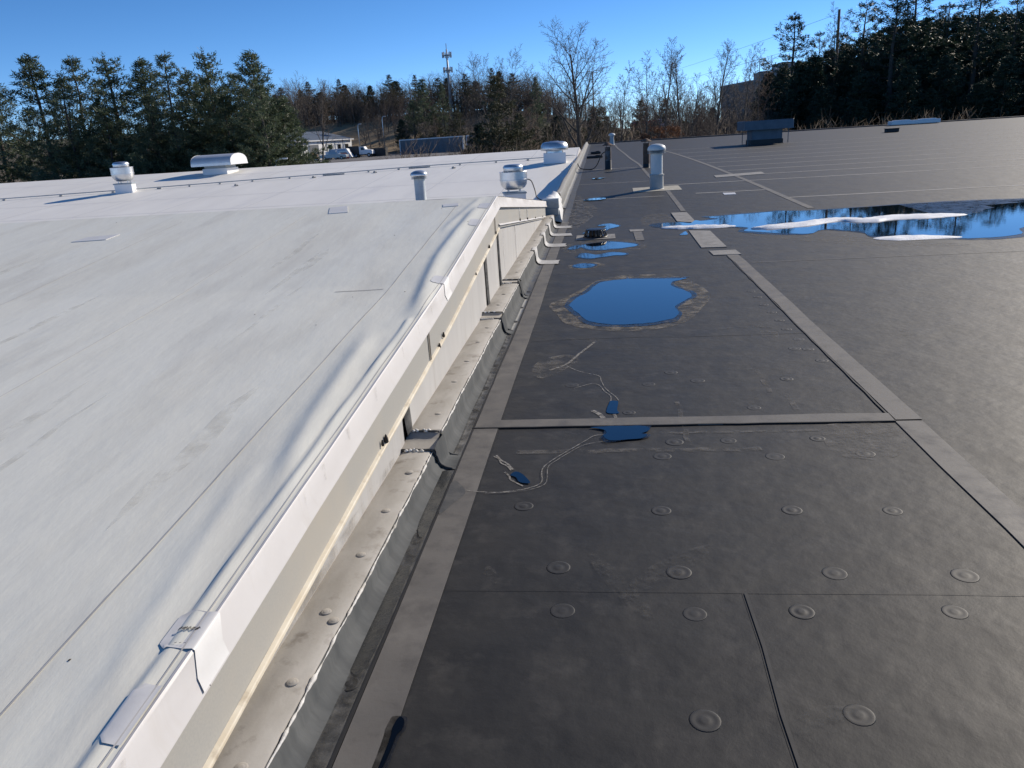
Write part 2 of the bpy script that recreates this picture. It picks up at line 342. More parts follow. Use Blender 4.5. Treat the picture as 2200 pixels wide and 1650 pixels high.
def ribbon(name, pts, width, material, lift, parent=DK, zf=dz, thick=True, jitter=0.0, seed=0):
    """a band along a plan polyline; width to the right side"""
    r_ = random.Random(seed); mb = MB(); rows = []
    for i, p in enumerate(pts):
        a = Vector(pts[max(i - 1, 0)]); b = Vector(pts[min(i + 1, len(pts) - 1)]); t = (b - a).normalized(); nrm = Vector((t.y, -t.x))
        w0 = r_.uniform(-jitter, jitter); w1 = width + r_.uniform(-jitter, jitter)
        l = Vector(p) + nrm * w0; q = Vector(p) + nrm * w1
        zl = zf(l.y); zq = zf(q.y)
        if thick: rows.append([(l.x, l.y, zl + .001), (l.x, l.y, zl + lift), (q.x, q.y, zq + lift), (q.x, q.y, zq + .001)])
        else: rows.append([(l.x, l.y, zl + lift), (q.x, q.y, zq + lift)])
    mb.loft(rows)
    return mb.build(name, material, parent)
def line_y(x, y0, y1, step=1.0, wob=.004, seed=1):
    r_ = random.Random(seed); n = max(2, int((y1 - y0) / step)); return [(x + r_.uniform(-wob, wob), y0 + (y1 - y0) * i / n) for i in range(n + 1)]
def line_x(y, x0, x1, step=.5, wob=.004, seed=1):
    r_ = random.Random(seed); n = max(2, int(abs(x1 - x0) / step)); return [(x0 + (x1 - x0) * i / n, y + r_.uniform(-wob, wob)) for i in range(n + 1)]
# long cover tapes
ribbon('seam_tape', line_y(-.79, -5, 15.0, .8, .004, 2), .143, M['tape'], .005, jitter=.002)
ribbon('lap_seam', line_y(-.802, -5, 14.6, .25, .0025, 3), .010, M['lap'], .0065, jitter=.002)
ribbon('lap_seam', line_y(-.648, -5, 12.6, .25, .003, 4), .006, M['lap'], .003, thick=False)
ribbon('seam_tape', line_y(-.80, 15.0, 55.5, 1.0, .01, 5), .13, M['flashbase'], .005)
ribbon('seam_tape', line_y(1.60, 4.22, 10.24, .6, .008, 6), .142, M['tape'], .005, jitter=.003)
ribbon('lap_seam', line_y(1.588, 4.3, 10.2, .2, .005, 7), .011, M['lap'], .0062)
ribbon('seam_tape', line_y(1.60, -5, 4.2, .6, .006, 8), .142, M['tape'], .005)
ribbon('seam_tape', [(1.55, 15.8), (1.56, 17), (1.57, 19.8)], .10, M['tape'], .006)
ribbon('seam_tape', catmull([(1.50, 20.9), (1.42, 24), (1.40, 28), (1.38, 31), (1.22, 35), (1.10, 40), (.92, 46), (.86, 52)], 3, False), .10, M['tape'], .006)
ribbon('seam_tape', catmull([(3.86, 15.3), (3.82, 17), (3.76, 20), (3.70, 24), (3.62, 28), (3.45, 33), (3.20, 38), (2.75, 44)], 3, False), .13, M['tape'], .006)
# near cross tape and lap
ribbon('seam_tape', line_x(4.325, -.79, 1.60, .3, .006, 9), .125, M['tape'], .0075, jitter=.003)
ribbon('lap_seam', line_x(4.204, -.80, 1.6, .12, .003, 10), .011, M['lap'], .0085)
ribbon('lap_seam', line_x(2.505, -.63, 6, .2, .003, 11), .0025, M['lap'], .003, thick=False)
ribbon('lap_seam', line_x(6.2, -.62, 1.58, .3, .03, 13), .007, M['lap'], .003, thick=False)
ribbon('lap_seam', line_x(9.35, -.62, 1.58, .5, .03, 14), .007, M['lap'], .003, thick=False)
ribbon('lap_seam', line_y(.475, -4, 2.5, .3, .006, 15), .0016, M['lap'], .002, thick=False)
ribbon('membrane_lap', line_y(.482, -4, 2.5, .3, .006, 15), .012, M['plate'], .003, thick=False)
ribbon('lap_seam', line_x(9.6, 1.8, 16, .8, .02, 16), .02, M['thin'], .003, thick=False)
for i, (y, x0) in enumerate([(17.2, 3.95), (18.75, -.65), (18.95, 2.2), (21.4, 1.65), (23.0, -.65), (23.3, 3.95), (25.2, 3.9), (27.1, 3.85), (29.2, 1.6), (29.3, 3.8), (31.4, 3.7), (34.0, 3.6), (37.0, 3.5), (40.5, 3.3)]):
    x1 = {1: 1.45, 2: 3.8, 4: 1.35, 8: 1.2}.get(i, 30)
    if i == 8: x0, x1 = -.3, 1.3
    ribbon('lap_seam', line_x(y, x0, x1, 1.2, .02, 20 + i), .085 if i not in (1, 4) else .05, M['seamsheen'], .003, thick=False)
# patches
def patch(name, P, material, lift=.006, per=0):
    mb = MB(); P = P if not per else catmull(P, per); mb.prism(P, .001, lift, lambda x, y: dz(y)); return mb.build(name, material, DK)
patch('membrane_patch', [(1.39, 12.86), (1.71, 12.7), (1.70, 10.91), (1.36, 10.94)], M['tape2'], .011)
patch('membrane_patch', [(1.34, 15.6), (1.64, 15.58), (1.64, 14.29), (1.56, 13.98), (1.45, 14.05), (1.33, 14.2)], M['tape2'], .012)
patch('membrane_patch', [(1.42, 10.62), (1.77, 10.62), (1.78, 10.23), (1.43, 10.25)], M['tape2'], .010)
patch('pipe_base_patch', [(.80, 20.95), (1.99, 21.05), (1.98, 19.85), (.78, 19.83)], mat('buff_patch', (.36, .33, .265), (.44, .41, .34), scale=6, rough=.8, c3=(.28, .255, .21), scale3=8, f3=(.5, .7)), .010)
patch('membrane_patch', [(2.78, 18.65), (3.05, 18.6), (3.02, 18.25), (2.76, 18.27)], M['fasciatop'], .009)
patch('membrane_patch', [(3.24, 23.5), (4.66, 23.9), (4.61, 23.1), (3.20, 22.75)], M['tape2'], .012)
patch('membrane_patch', [(.45, 13.37), (.69, 13.35), (.67, 13.09), (.45, 13.1)], M['tape2'], .008)
patch('membrane_patch', [(.50, 13.05), (.64, 13.05), (.63, 11.99), (.50, 11.99)], M['tape'], .007)
# seam plates under the membrane
def plate_mesh(R=.041, h=.0062):
    mb = MB(); mb.lathe([(R * 1.12, .0005), (R, .0030), (R * .84, .0034), (R * .72, .0016), (R * .46, .0022), (R * .36, h * .85), (R * .18, h), (0, h * .96)], n=20)
    me = bpy.data.meshes.new('plate'); me.from_pydata(mb.v, [], mb.f); me.materials.append(M['plate']); me.polygons.foreach_set('use_smooth', [True] * len(me.polygons)); me.update(); return me
pm = plate_mesh()
pl = [(-.4, 3.2), (.23, 3.15), (.8, 3.15), (1.22, 3.14), (-.21, 2.67), (.26, 2.64), (.84, 2.64), (-.18, 2.38), (.29, 2.37), (.66, 2.39), (.26, 1.85), (.7, 1.89), (.36, 3.95), (.65, 3.96), (1.12, 3.97), (.28, 3.76), (.85, 3.74), (1.3, 3.76), (.28, 4.97), (.61, 5.02), (1.19, 5.01), (.88, 4.47), (.13, 4.43), (.45, 5.22), (-.24, 4.99), (1.48, 7.89), (1.49, 7.61), (1.48, 7.25), (1.49, 6.94), (1.49, 6.63), (1.48, 6.32), (1.5, 6.0), (1.41, 5.74), (1.5, 5.71), (1.52, 5.41),
      (1.17, 2.4), (1.30, 2.63), (2.15, 3.15), (1.95, 2.62), (2.6, 3.95)]
for x, y in pl:
    o = link_obj('fastener_plate', pm, DK); o.location = (x, y, dz(y)); o.rotation_euler[2] = rnd.uniform(0, 6); s = rnd.uniform(.88, 1.1); o.scale = (s, s, rnd.uniform(.2, .5))

# curb along the white building, in stepped lengths
segs = [(-5, 3.62, .112, -.915), (3.80, 6.42, .150, -.905), (6.56, 7.92, .178, -.897), (8.06, 14.75, .192, -.912)]
def wob(y, k, amp): return amp * mnoise.noise(Vector((y * k, k * 3.1, 0)))
for i, (y0, y1, zc, xo) in enumerate(segs):
    n = max(4, int((y1 - y0) / .12)); rows = []; rowf = []; rowb = []
    for j in range(n + 1):
        y = y0 + (y1 - y0) * j / n; zz = zc + wob(y, 1.3, .004); xx = xo + wob(y, 2.1, .006)
        rows.append([(-1.10, y, zz - .012), (-1.07, y, zz - .003), (-1.0, y, zz + .003 + wob(y, 4, .002)), (xx - .012, y, zz + .001), (xx, y, zz - .012)])
        w2 = wob(y, 2.3, .006); w3 = wob(y, 3.0, .004)
        rowf.append([(xx - .004, y, zz - .006), (xx + .010 + w3 * .3, y, zz - .03), (xx + .012 + w2 * .4, y, zz * .45), (xx + .020 + w2 * .6, y, .040), (xx + .038 + w3, y, .016), (xx + .062 + w3, y, .0065)])
        rowb.append([(xx + .058 + w3, y, .0085), (-.845, y, .005 + wob(y, 6, .002)), (-.796, y, .0042)])
    mb = MB(); mb.loft(rows); c = mb.build('curb_cap', M['curbtop'], DK, smooth=True)
    mb = MB(); mb.loft(rowf); mb.build('curb_flashing', M['flash'], DK, smooth=True)
    mb = MB(); mb.loft(rowb); mb.build('flashing_foot', M['flashbase'], DK, smooth=True)
    # ragged sealant bead along the outer top edge
    m = max(8, int((y1 - y0) / .02)); path = []; rad = []
    for j in range(m + 1):
        y = y0 + (y1 - y0) * j / m; xx = xo + wob(y, 2.1, .006)
        path.append((xx + .002 + wob(y, 9, .005), y, zc - .008 + wob(y, 7, .006))); rad.append(max(.0012, .0042 + wob(y, 11, .005) + wob(y, 31, .006)))
    mb = MB(); mb.tube(path, rad, 6); mb.build('sealant_bead', M['sealant'], DK, smooth=True)
# steps between curb lengths
for (ya, yb, za, zb, xa, xb) in [(3.62, 3.80, .112, .150, -.915, -.905), (6.42, 6.56, .150, .178, -.905, -.897), (7.92, 8.06, .178, .192, -.897, -.912)]:
    mb = MB(); rows = []
    for x in np.linspace(-1.085, xb, 9):
        k = wob(x, 9, .005)
        rows.append([(x, ya - .01, za + .002), (x, ya + .03, za + .006 + k), (x, ya + .075, za + .012 + k), (x, yb - .055, zb - .022 - k), (x, yb - .02, zb - .004), (x, yb + .012, zb + .003)])
    mb.loft(rows); mb.build('curb_step', M['curbtop'], DK, smooth=True)
    mb = MB(); rows = []
    for t in range(7):
        f_ = t / 6; zz = zb - (zb - .03) * f_; k = wob(zz, 22, .004); xo = .016 * f_
        rows.append([(xa + .014 + xo + k, ya - .008, min(zz, za + .01)), (xa + .024 + xo, ya + .03, zz), (xa + .030 + xo, (ya + yb) / 2, zz), (xb + .024 + xo, yb - .03, zz), (xb + .016 + xo, yb + .014, zz)])
    rows.append([(-.862, ya - .01, .013), (-.862, ya + .03, .016), (-.862, (ya + yb) / 2, .018), (-.862, yb - .03, .016), (-.862, yb + .01, .013)])
    rows.append([(-.80, ya - .01, .008), (-.80, ya + .03, .009), (-.80, (ya + yb) / 2, .010), (-.80, yb - .03, .009), (-.80, yb + .01, .008)])
    mb.loft(rows); mb.build('corner_flashing', M['flash'], DK, smooth=True)
    for (yy, z0_, r0_) in ((ya - .002, za, .0065), (yb - .01, zb, .005)):
        path = [(x, yy + wob(x, 14, .006), z0_ + .004) for x in np.linspace(-1.08, xa + .004, 8)] + [(xa + .022, yy, z0_ * .7), (xa + .030, yy + .004, z0_ * .4), (xa + .040, yy, .030), (xa + .062, yy + .004, .014), (-.815, yy, .009)]
        mb = MB(); mb.tube(path, [r0_ * (1 + .5 * wob(i * .37 + yy, 3, 1.0)) for i in range(len(path))], 6); mb.build('caulk_bead', M['filler'], DK, smooth=True)
    mb = MB()
    for q in range(8):
        xq = -1.07 + .014 * q + rnd.uniform(-.006, .006)
        for yq, zq in ((ya - .004, za + .006), (yb - .002, zb + .006)):
            if rnd.random() < .75:
                mb.lathe([(.013 * rnd.uniform(.6, 1.5), 0), (.011, .007), (.005, .012), (0, .013)], (xq, yq + rnd.uniform(-.012, .006), zq - .006), 7)
    o = mb.build('mortar_crumbs', M['sealant'], DK, smooth=True); o['kind'] = 'stuff'
# coated plates on the curb
mb = MB(); mb.lathe([(.0195, 0), (.018, .003), (.0125, .0018), (.010, .0035), (.005, .0045), (0, .0042)], n=14)
sm = bpy.data.meshes.new('screw_plate'); sm.from_pydata(mb.v, [], mb.f); sm.materials.append(M['curbtop']); sm.polygons.foreach_set('use_smooth', [True] * len(sm.polygons)); sm.update()
for x, y in [(-.97, 1.83), (-.99, 2.19), (-.945, 2.14), (-.98, 2.57), (-.98, 2.94), (-.97, 3.34), (-.97, 4.06), (-.985, 4.66), (-.98, 5.13), (-.98, 5.65), (-.97, 6.1), (-.97, 6.85), (-.98, 7.35), (-.97, 8.5), (-.985, 9.2), (-.97, 10), (-.98, 11.1), (-.97, 12.2), (-.98, 1.5)]:
    zc = [s[2] for s in segs if s[0] <= y <= s[1]]
    o = link_obj('screw_plate', sm, DK); o.location = (x, y, (zc[0] if zc else .12) + .003); o.rotation_euler[2] = rnd.uniform(0, 6)
for x, y in [(-.85, 1.96), (-.845, 2.96), (-.84, 3.27), (-.845, 4.5), (-.84, 4.95), (-.84, 5.5), (-.845, 6.0), (-.84, 6.9), (-.845, 7.5), (-.84, 8.3)]:
    o = link_obj('fastener_plate', pm, DK); o.location = (x, y, .005); o.scale = (.8, .8, .8)
# damp films on the foot of the flashing
def film(name, P, material, lift, parent=DK, per=4, zf=dz):
    Q = catmull(P, per); mb = MB(); mb.v = [(x, y, zf(y) + lift) for x, y in Q]; mb.f = [tuple(range(len(Q)))]; return mb.build(name, material, parent)
film('damp_stain', [(-.875, 2.05), (-.83, 2.0), (-.806, 2.12), (-.806, 2.5), (-.815, 2.66), (-.845, 2.62), (-.87, 2.45), (-.862, 2.3), (-.885, 2.2)], M['damp'], .0105)
film('damp_stain', [(-.87, 3.1), (-.84, 2.92), (-.806, 2.95), (-.804, 3.5), (-.83, 3.58), (-.87, 3.55), (-.88, 3.3)], M['damp'], .0105)
film('grime_stain', [(-.885, 1.2), (-.84, 1.25), (-.806, 1.2), (-.806, 2.9), (-.83, 3.0), (-.87, 2.8), (-.888, 2.0)], M['gutterdirt'], .0098)
film('grime_stain', [(-.87, 3.9), (-.806, 3.9), (-.806, 6.3), (-.83, 6.4), (-.87, 6.2), (-.875, 5)], M['gutterdirt'], .0098)
film('damp_stain', [(-.79, 3.12), (-.74, 3.22), (-.70, 3.33), (-.735, 3.42), (-.79, 3.46)], M['flashbase'], .0062)
# pale scuffs and silt on the roof
film('silt_stain', [(-.56, 7.6), (-.41, 7.92), (-.25, 8.33), (-.04, 8.9), (.29, 9.1), (.81, 8.94), (1.01, 8.33), (1.06, 7.76), (.92, 7.24), (.74, 6.75), (.52, 6.5), (.2, 6.42), (-.12, 6.53), (-.36, 6.78), (-.46, 7.17)], M['silt'], .0025)
film('silt_stain', [(1.2, 4.15), (1.35, 4.18), (1.49, 4.19), (1.58, 4.1), (1.55, 3.89), (1.45, 3.73), (1.33, 3.68), (1.25, 3.7), (1.18, 3.73), (1.14, 3.88)], M['silt2'], .0025)
film('silt_stain', [(-.48, 9.85), (-.3, 10.15), (-.1, 10.1), (.02, 9.88), (-.12, 9.65), (-.3, 9.62)], M['silt'], .0025)
film('silt_stain', [(-.62, 13.4), (-.3, 15.0), (-.1, 16.8), (-.35, 18.3), (-.62, 20), (-.66, 16)], M['silt2'], .0035)
film('silt_stain', [(.8, 15.4), (1.2, 15.6), (1.3, 14.2), (1.0, 13.6), (.7, 14)], M['silt2'], .0025)
film('silt_stain', [(-.46, 5.15), (-.3, 5.35), (-.2, 5.6), (-.32, 5.75), (-.5, 5.6), (-.55, 5.35)], M['silt2'], .0025)
film('silt_stain', [(-.6, 11.2), (-.2, 11.0), (.5, 11.05), (.62, 11.6), (.3, 12.2), (-.5, 12.1)], M['silt2'], .0022)
film('silt_stain', [(2.2, 12.3), (3.2, 11.7), (3.9, 11.0), (4.6, 10.2), (3.6, 10.4), (2.6, 11.4)], M['silt2'], .0022)
film('silt_stain', [(1.25, 6.05), (1.36, 6.08), (1.38, 6.25), (1.27, 6.3)], M['silt2'], .0026)
for i, (P, wd) in enumerate([([(-.7, 3.36), (-.64, 3.35), (-.54, 3.34), (-.45, 3.36), (-.4, 3.38), (-.35, 3.42), (-.335, 3.47), (-.345, 3.57), (-.335, 3.64), (-.29, 3.73), (-.24, 3.81), (-.18, 3.9), (-.155, 3.94), (-.12, 3.99), (-.08, 4.05), (-.02, 4.07)], .006),
                             ([(-.6, 3.33), (-.45, 3.345), (-.38, 3.37), (-.32, 3.42), (-.31, 3.5), (-.315, 3.63), (-.27, 3.72), (-.22, 3.8), (-.13, 3.92), (.0, 3.975)], .004),
                             ([(-.62, 3.79), (-.585, 3.75), (-.56, 3.69), (-.53, 3.66), (-.50, 3.60)], .009), ([(-.60, 3.80), (-.57, 3.735), (-.53, 3.69), (-.49, 3.61)], .012), ([(-.53, 3.58), (-.50, 3.53), (-.49, 3.49), (-.455, 3.45), (-.42, 3.415)], .010),
                             ([(.02, 4.64), (.02, 4.74), (-.02, 4.84), (-.05, 4.96), (-.1, 5.0), (-.16, 4.96), (-.22, 4.91)], .006), ([(.07, 4.65), (.05, 4.73), (-.01, 4.89), (-.04, 5.06), (-.06, 5.18), (-.2, 5.3), (-.3, 5.45)], .006),
                             ([(-.08, 4.48), (-.04, 4.42), (-.01, 4.34)], .03), ([(.05, 4.40), (.06, 4.34)], .02), ([(-.42, 5.35), (-.3, 5.5), (-.22, 5.75), (-.1, 6.1)], .02)]):
    ribbon('mineral_trail', catmull(P, 4, False), wd, M['mineral'], .0068 if i < 2 else .003, thick=False, jitter=.0008, seed=i)
for i, (x, y0, y1, wd) in enumerate([(1.02, 4.75, 5.3, .03), (1.10, 4.4, 4.72, .035), (.42, 3.9, 4.6, .03)]):
    ribbon('scuff_mark', line_y(x, y0, y1, .1, .01, 60 + i), wd, M['silt2'], .0028, thick=False)
ribbon('scuff_mark', line_x(3.86, -.5, .8, .1, .01, 64), .05, M['silt2'], .0028, thick=False)
ribbon('scuff_mark', line_x(4.10, .3, 1.2, .1, .01, 65), .03, M['silt2'], .0028, thick=False)

r7 = random.Random(9)
for k in range(26):
    x = r7.uniform(-.55, 3.0); y = r7.uniform(1.7, 10.5); a = r7.uniform(0, 6.28); l = r7.uniform(.05, .22) * (1 + y * .08); wd = r7.uniform(.015, .06)
    film('scuff_mark', [(x + math.cos(a) * l * c_ - math.sin(a) * wd * d_ * r7.uniform(.6, 1.3), y + math.sin(a) * l * c_ + math.cos(a) * wd * d_ * r7.uniform(.6, 1.3)) for c_, d_ in ((-1, 0), (-.4, 1), (.5, .8), (1, 0), (.4, -1), (-.5, -.8))], M['scuff'], .0031 + .00005 * k)
# white repair straps over the curb
for i, (y, xr, wd) in enumerate([(10.25, -.58, .32), (11.85, -.56, .34), (13.1, -.53, .32), (14.2, -.58, .34)]):
    rows = []
    zc = .205
    for t in np.linspace(0, 1, 8):
        yy = y - wd / 2 + wd * t; k = wob(yy, 7, .004)
        rows.append([(-.945, yy, zc), (-.898 + k, yy, zc - .004), (-.889 + k, yy, .13), (-.884, yy, .065), (-.865, yy, .032), (-.835, yy, .016), (-.75, yy, .0105), (xr + wob(yy, 5, .05), yy, .0095)])
    mb = MB(); mb.loft(rows); mb.build('repair_strap', M['strap'], DK, smooth=True)

# far parapet beyond the step, lower flashing with a lumpy white coping
rows = []; rowt = []; rowi = []
for j in range(0, 121):
    y = 17.3 + (55.8 - 17.3) * j / 120; b0 = dz(y); h = float(np.interp(y, [17, 24, 38, 56], [.34, .31, .20, .18])) + wob(y, .8, .03); xw = wob(y, .9, .02)
    rows.append([(-.93 + xw, y, b0 + h), (-.905 + xw, y, b0 + h - .02), (-.885 + xw, y, b0 + .08), (-.86 + xw, y, b0 + .02), (-.80, y, b0 + .006)])
    rowt.append([(-1.035 + xw, y, b0 + h - .05), (-1.025 + xw, y, b0 + h + .004 + wob(y, 3.3, .012)), (-.98 + xw, y, b0 + h + .012 + wob(y, 2.3, .015)), (-.925 + xw, y, b0 + h)])
    rowi.append([(-1.022 + xw, y, b0 + h - .012), (-1.018 + xw, y, b0 + .05), (-1.018 + xw, y, -1.2)])
mb = MB(); mb.loft(rows); mb.build('parapet_flashing', M['flashbase'], DK, smooth=True)
mb = MB(); mb.loft(rowt); mb.build('parapet_coping', M['curbtop'], DK, smooth=True)
mb = MB(); mb.loft(rowi); mb.build('parapet_back', M['fasciatop'], DK, smooth=True)
# lumpy white membrane wrapped where the two roofs meet
rows = []
for j in range(0, 41):
    t = j / 40; y = 14.95 + 2.7 * t; lump = .05 * abs(math.sin(5.2 * t + .6)) + wob(y, 3.1, .05); zt_ = .42 - .10 * t + lump; x0 = -.79 - .10 * t
    rows.append([(-1.12, y, .1), (-1.11, y, zt_ - .02), (-1.05, y, zt_ + .03 + wob(y, 5, .02)), (-.97, y, zt_ + .01), (-.90 + wob(y, 4, .03), y, zt_ - .08), (x0 - .02 + wob(y, 6, .02), y, zt_ * .52), (x0 + wob(y, 6, .02), y, .09), (x0 + .02, y, .045), (x0 + .01, y, .012)])
mb = MB(); mb.loft(rows); mb.add(rows[0], [tuple(range(len(rows[0])))]); mb.build('wrapped_corner', M['fasciatop'], DK, smooth=True)
# sheet metal box at the end of the fascia
mb = MB()
for (za, zb, a, b_) in ((.30, .475, .150, .160), (.18, .298, .142, .150), (.155, .179, .10, .138)):
    P = [(-.965 - a, 14.78, za), (-.965 + a, 14.78, za), (-.965 + a, 14.94, za), (-.965 - a, 14.94, za), (-.965 - b_, 14.76, zb), (-.965 + b_ * .9, 14.76, zb), (-.965 + b_ * .9, 14.94, zb), (-.965 - b_, 14.94, zb)]
    mb.add(P, [(3, 2, 1, 0), (4, 5, 6, 7), (0, 1, 5, 4), (1, 2, 6, 5), (2, 3, 7, 6), (3, 0, 4, 7)])
mb.build('metal_end_box', M['galvpaint'], DK)

# ------------------------------------------------------------------ white membrane building
WB = empty('gable_roof_building', (0, 0, 0), 0, 'long low building with pitched white membrane roofs left of the dark roof', 'building')
def zt(y): return float(np.interp(y, [-6, -4, 1.226, 4.932, 7.85, 23.07, 39.2, 56], [-.15, .02, .447, .755, 1.085, -.323, .928, -.30]))
W1 = [(-1.12, 4.45), (-1.175, 5.0), (-1.215, 5.6), (-1.205, 6.4), (-1.18, 7.2)]
W2 = [(-1.165, 2.4), (-1.21, 2.8), (-1.235, 3.2), (-1.27, 3.8)]
W3 = [(-1.20, 1.4), (-1.25, 1.9), (-1.29, 2.4)]
W4 = [(-1.33, 6.6), (-1.27, 7.2), (-1.22, 7.7)]
def ridge(P, x, y, sl, sr, amp):
    if y < P[0][1] - .3 or y > P[-1][1] + .3: return 0.0
    xs_ = np.interp(y, [p[1] for p in P], [p[0] for p in P]); d = x - xs_
    e = min(1, max(0, (y - P[0][1] + .3) / .5)) * min(1, max(0, (P[-1][1] + .3 - y) / .5)); e = e * e * (3 - 2 * e)
    s = sl if d < 0 else sr
    return amp * e * math.exp(-(d / s) ** 2)
def bulge(x, y):
    if x < -2.2: return 0.0
    z = ridge(W1, x, y, .045, .07, .022) + ridge(W2, x, y, .05, .06, .015) + ridge(W3, x, y, .04, .05, .006) + ridge(W4, x, y, .035, .05, .009)
    # loose edge of the cover strip along the fascia
    if 1.0 < y < 4.2:
        xe = -1.118 + .012 * mnoise.noise(Vector((y * 2.2, 4, 0))); d = x - xe
        amp = .010 + .004 * mnoise.noise(Vector((y * 3, 9, 0)))
        if d > 0: z += amp * math.exp(-(d / .035) ** 2)
        elif d > -.014: z += amp * (1 + d / .014)
    z += .004 * mnoise.noise(Vector((x * 3, y * 1.2, 2))) + .0015 * mnoise.noise(Vector((x * 11, y * 6, 5)))
    return z * min(1, max(0, (-1.052 - x) / .03))
def sheet(name, X, Y, material, extra=None):
    mb = MB(); n = len(X)
    mb.v = [(x, y, zt(y) + (extra(x, y) if extra else 0)) for y in Y for x in X]
    mb.f = [(j * n + i, j * n + i + 1, (j + 1) * n + i + 1, (j + 1) * n + i) for j in range(len(Y) - 1) for i in range(n - 1)]
    return mb.build(name, material, WB, smooth=True)
Xn = [-46, -30, -20, -12, -8, -6, -5, -4.2, -3.6, -3, -2.6] + list(np.arange(-2.3, -1.46, .06)) + list(np.arange(-1.45, -1.05, .011)) + [-1.05]
Yn = [-6, -3, -1, 0] + list(np.arange(.6, 7.85, .045)) + [7.85]
sheet('roof_membrane', Xn, Yn, M['whiteN'], bulge)
Xf = [-46, -36, -28, -20, -14, -9, -5, -3, -1.04]
sheet('roof_membrane', Xf, [7.85, 10, 12, 14.8, 18, 23.07], M['whiteF'])
sheet('roof_membrane', Xf, [23.07, 26, 30, 34, 39.2], M['whiteF'])
sheet('roof_membrane', Xf, [39.2, 44, 50, 56], M['whiteF'])
mb = MB(); mb.box((-23.5, 56.05, -2.75), (45, .1, 4.7)); mb.box((-46.05, 25, -2.8), (.1, 61.8, 4.3)); mb.build('outer_wall', M['beige'], WB)
# fascia, panel, drip edge, wall in lengths
def strip_y(name, y0, y1, prof, material, step=.25, smooth=False, wobble=0.0):
    n = max(2, int((y1 - y0) / step)); rows = []
    for j in range(n + 1):
        y = y0 + (y1 - y0) * j / n
        if y0 < 7.85 < y1 and abs(y - 7.85) < step * .6: y = 7.85
        rows.append([(x + wob(y, 1.7 + i, wobble), y, zt(y) + z) for i, (x, z) in enumerate(prof)])
    mb = MB(); mb.loft(rows); return mb.build(name, material, WB, smooth=smooth, angle=35)
for k in range(22):
    y = .8 + 14 * random.Random(k + 40).random() ** 1.5; wd = random.Random(k + 90).uniform(.01, .05); mb = MB(); mb.loft([[(-1.0435 + .0035 * (1 - (z + .07) / .064), y - wd / 2 * (1 - .6 * q), zt(y) + z), (-1.0435 + .0035 * (1 - (z + .07) / .064), y + wd / 2 * (1 - .6 * q), zt(y) + z)] for q, z in ((0, -.006), (.5, -.035), (1, -.068))]); mb.build('fascia_streak', M['dirtfascia'], WB)
FP = [(-1.060, .0015), (-1.052, .0022), (-1.047, -.004), (-1.0425, -.070), (-1.026, -.104), (-1.0255, -.110), (-1.058, -.112)]
for y0, y1 in ((-6, 1.515), (1.518, 4.93), (4.933, 7.848), (7.852, 11.2), (11.203, 14.93)):
    strip_y('fascia_band', y0, y1, FP, M['white'], smooth=True, wobble=.0022)
for y0, y1 in ((-6, 4.35), (4.354, 7.55), (7.56, 9.9), (9.908, 10.9), (10.908, 14.76)):
    strip_y('fascia_panel', y0, y1, [(-1.058, -.108), (-1.058, -.318)], M['beige'])
for y0, y1 in ((-6, 7.848), (7.852, 10.4), (10.41, 14.76)):
    strip_y('drip_edge', y0, y1, [(-1.058, -.312), (-1.046, -.318), (-1.0425, -.322), (-1.0425, -.331), (-1.064, -.333)] if y0 < 7 else [(-1.058, -.278), (-1.046, -.285), (-1.042, -.29), (-1.044, -.296), (-1.062, -.298)], M['drip'] if y0 < 7 else M['white'], wobble=.003)
for i, (y0, y1) in enumerate(((-6, 3.70), (3.86, 6.84), (6.98, 7.80), (7.86, 9.5), (9.51, 12.0), (12.01, 14.76))):
    n = 10; rows = []
    for j in range(n + 1):
        y = y0 + (y1 - y0) * j / n; rows.append([(-1.080 + wob(y, .8, .006), y, zt(y) - (.30 if y < 7.85 else .27)), (-1.082 + wob(y, 1.1, .008), y, max(.12, zt(y) - .33) * .5 + .08), (-1.080, y, -.3)])
    mb = MB(); mb.loft(rows); mb.build('wall_panel', M['wall'], WB, smooth=True)
mb = MB(); mb.loft([[(-1.10, y, zt(y) - .2), (-1.10, y, -4.9)] for y in (-6, 0, 3, 5, 7.85, 10, 14, 23.07, 30, 39.2, 48, 56)]); mb.build('backing_wall', M['filler'], WB)
for (y, wd, ytop) in ((3.78, .15, 3.70), (6.92, .15, 6.80), (7.83, .07, 7.80)):
    rows = []
    for k in range(9):
        t = k / 8; z0 = .10; z1 = zt(y) - .31; z = z0 + (z1 - z0) * t; q = wd * (.5 + .25 * math.sin(3 * t)); yc = y + .04 * (1 - t) * (1 - t)
        rows.append([(-1.076, yc - q * .55, z), (-1.060, yc - q * .1, z), (-1.068 + wob(z, 20, .006), yc + q * .25, z), (-1.076, yc + q * .6, z)])
    mb = MB(); mb.loft(rows); mb.build('joint_filler', M['filler'], WB, smooth=True)
# white mineral streaks and drips on the wall
for (y, z0, z1, wd) in ((9.55, .2, .62, .06), (12.3, .2, .42, .06), (8.3, .25, .7, .03)):
    mb = MB(); mb.loft([[(-1.073, y + wob(z, 14, .03) - wd / 2, z), (-1.073, y + wob(z, 14, .03) + wd / 2, z)] for z in np.linspace(z0, z1, 9)]); mb.build('wall_streak', M['streak'], WB)
mb = MB(); mb.loft([[(-1.072, y, .115), (-1.072, y, .165 + wob(y, 5, .03))] for y in np.linspace(-1, 3.6, 60)]); mb.build('wall_grime', M['dirtw'], WB)
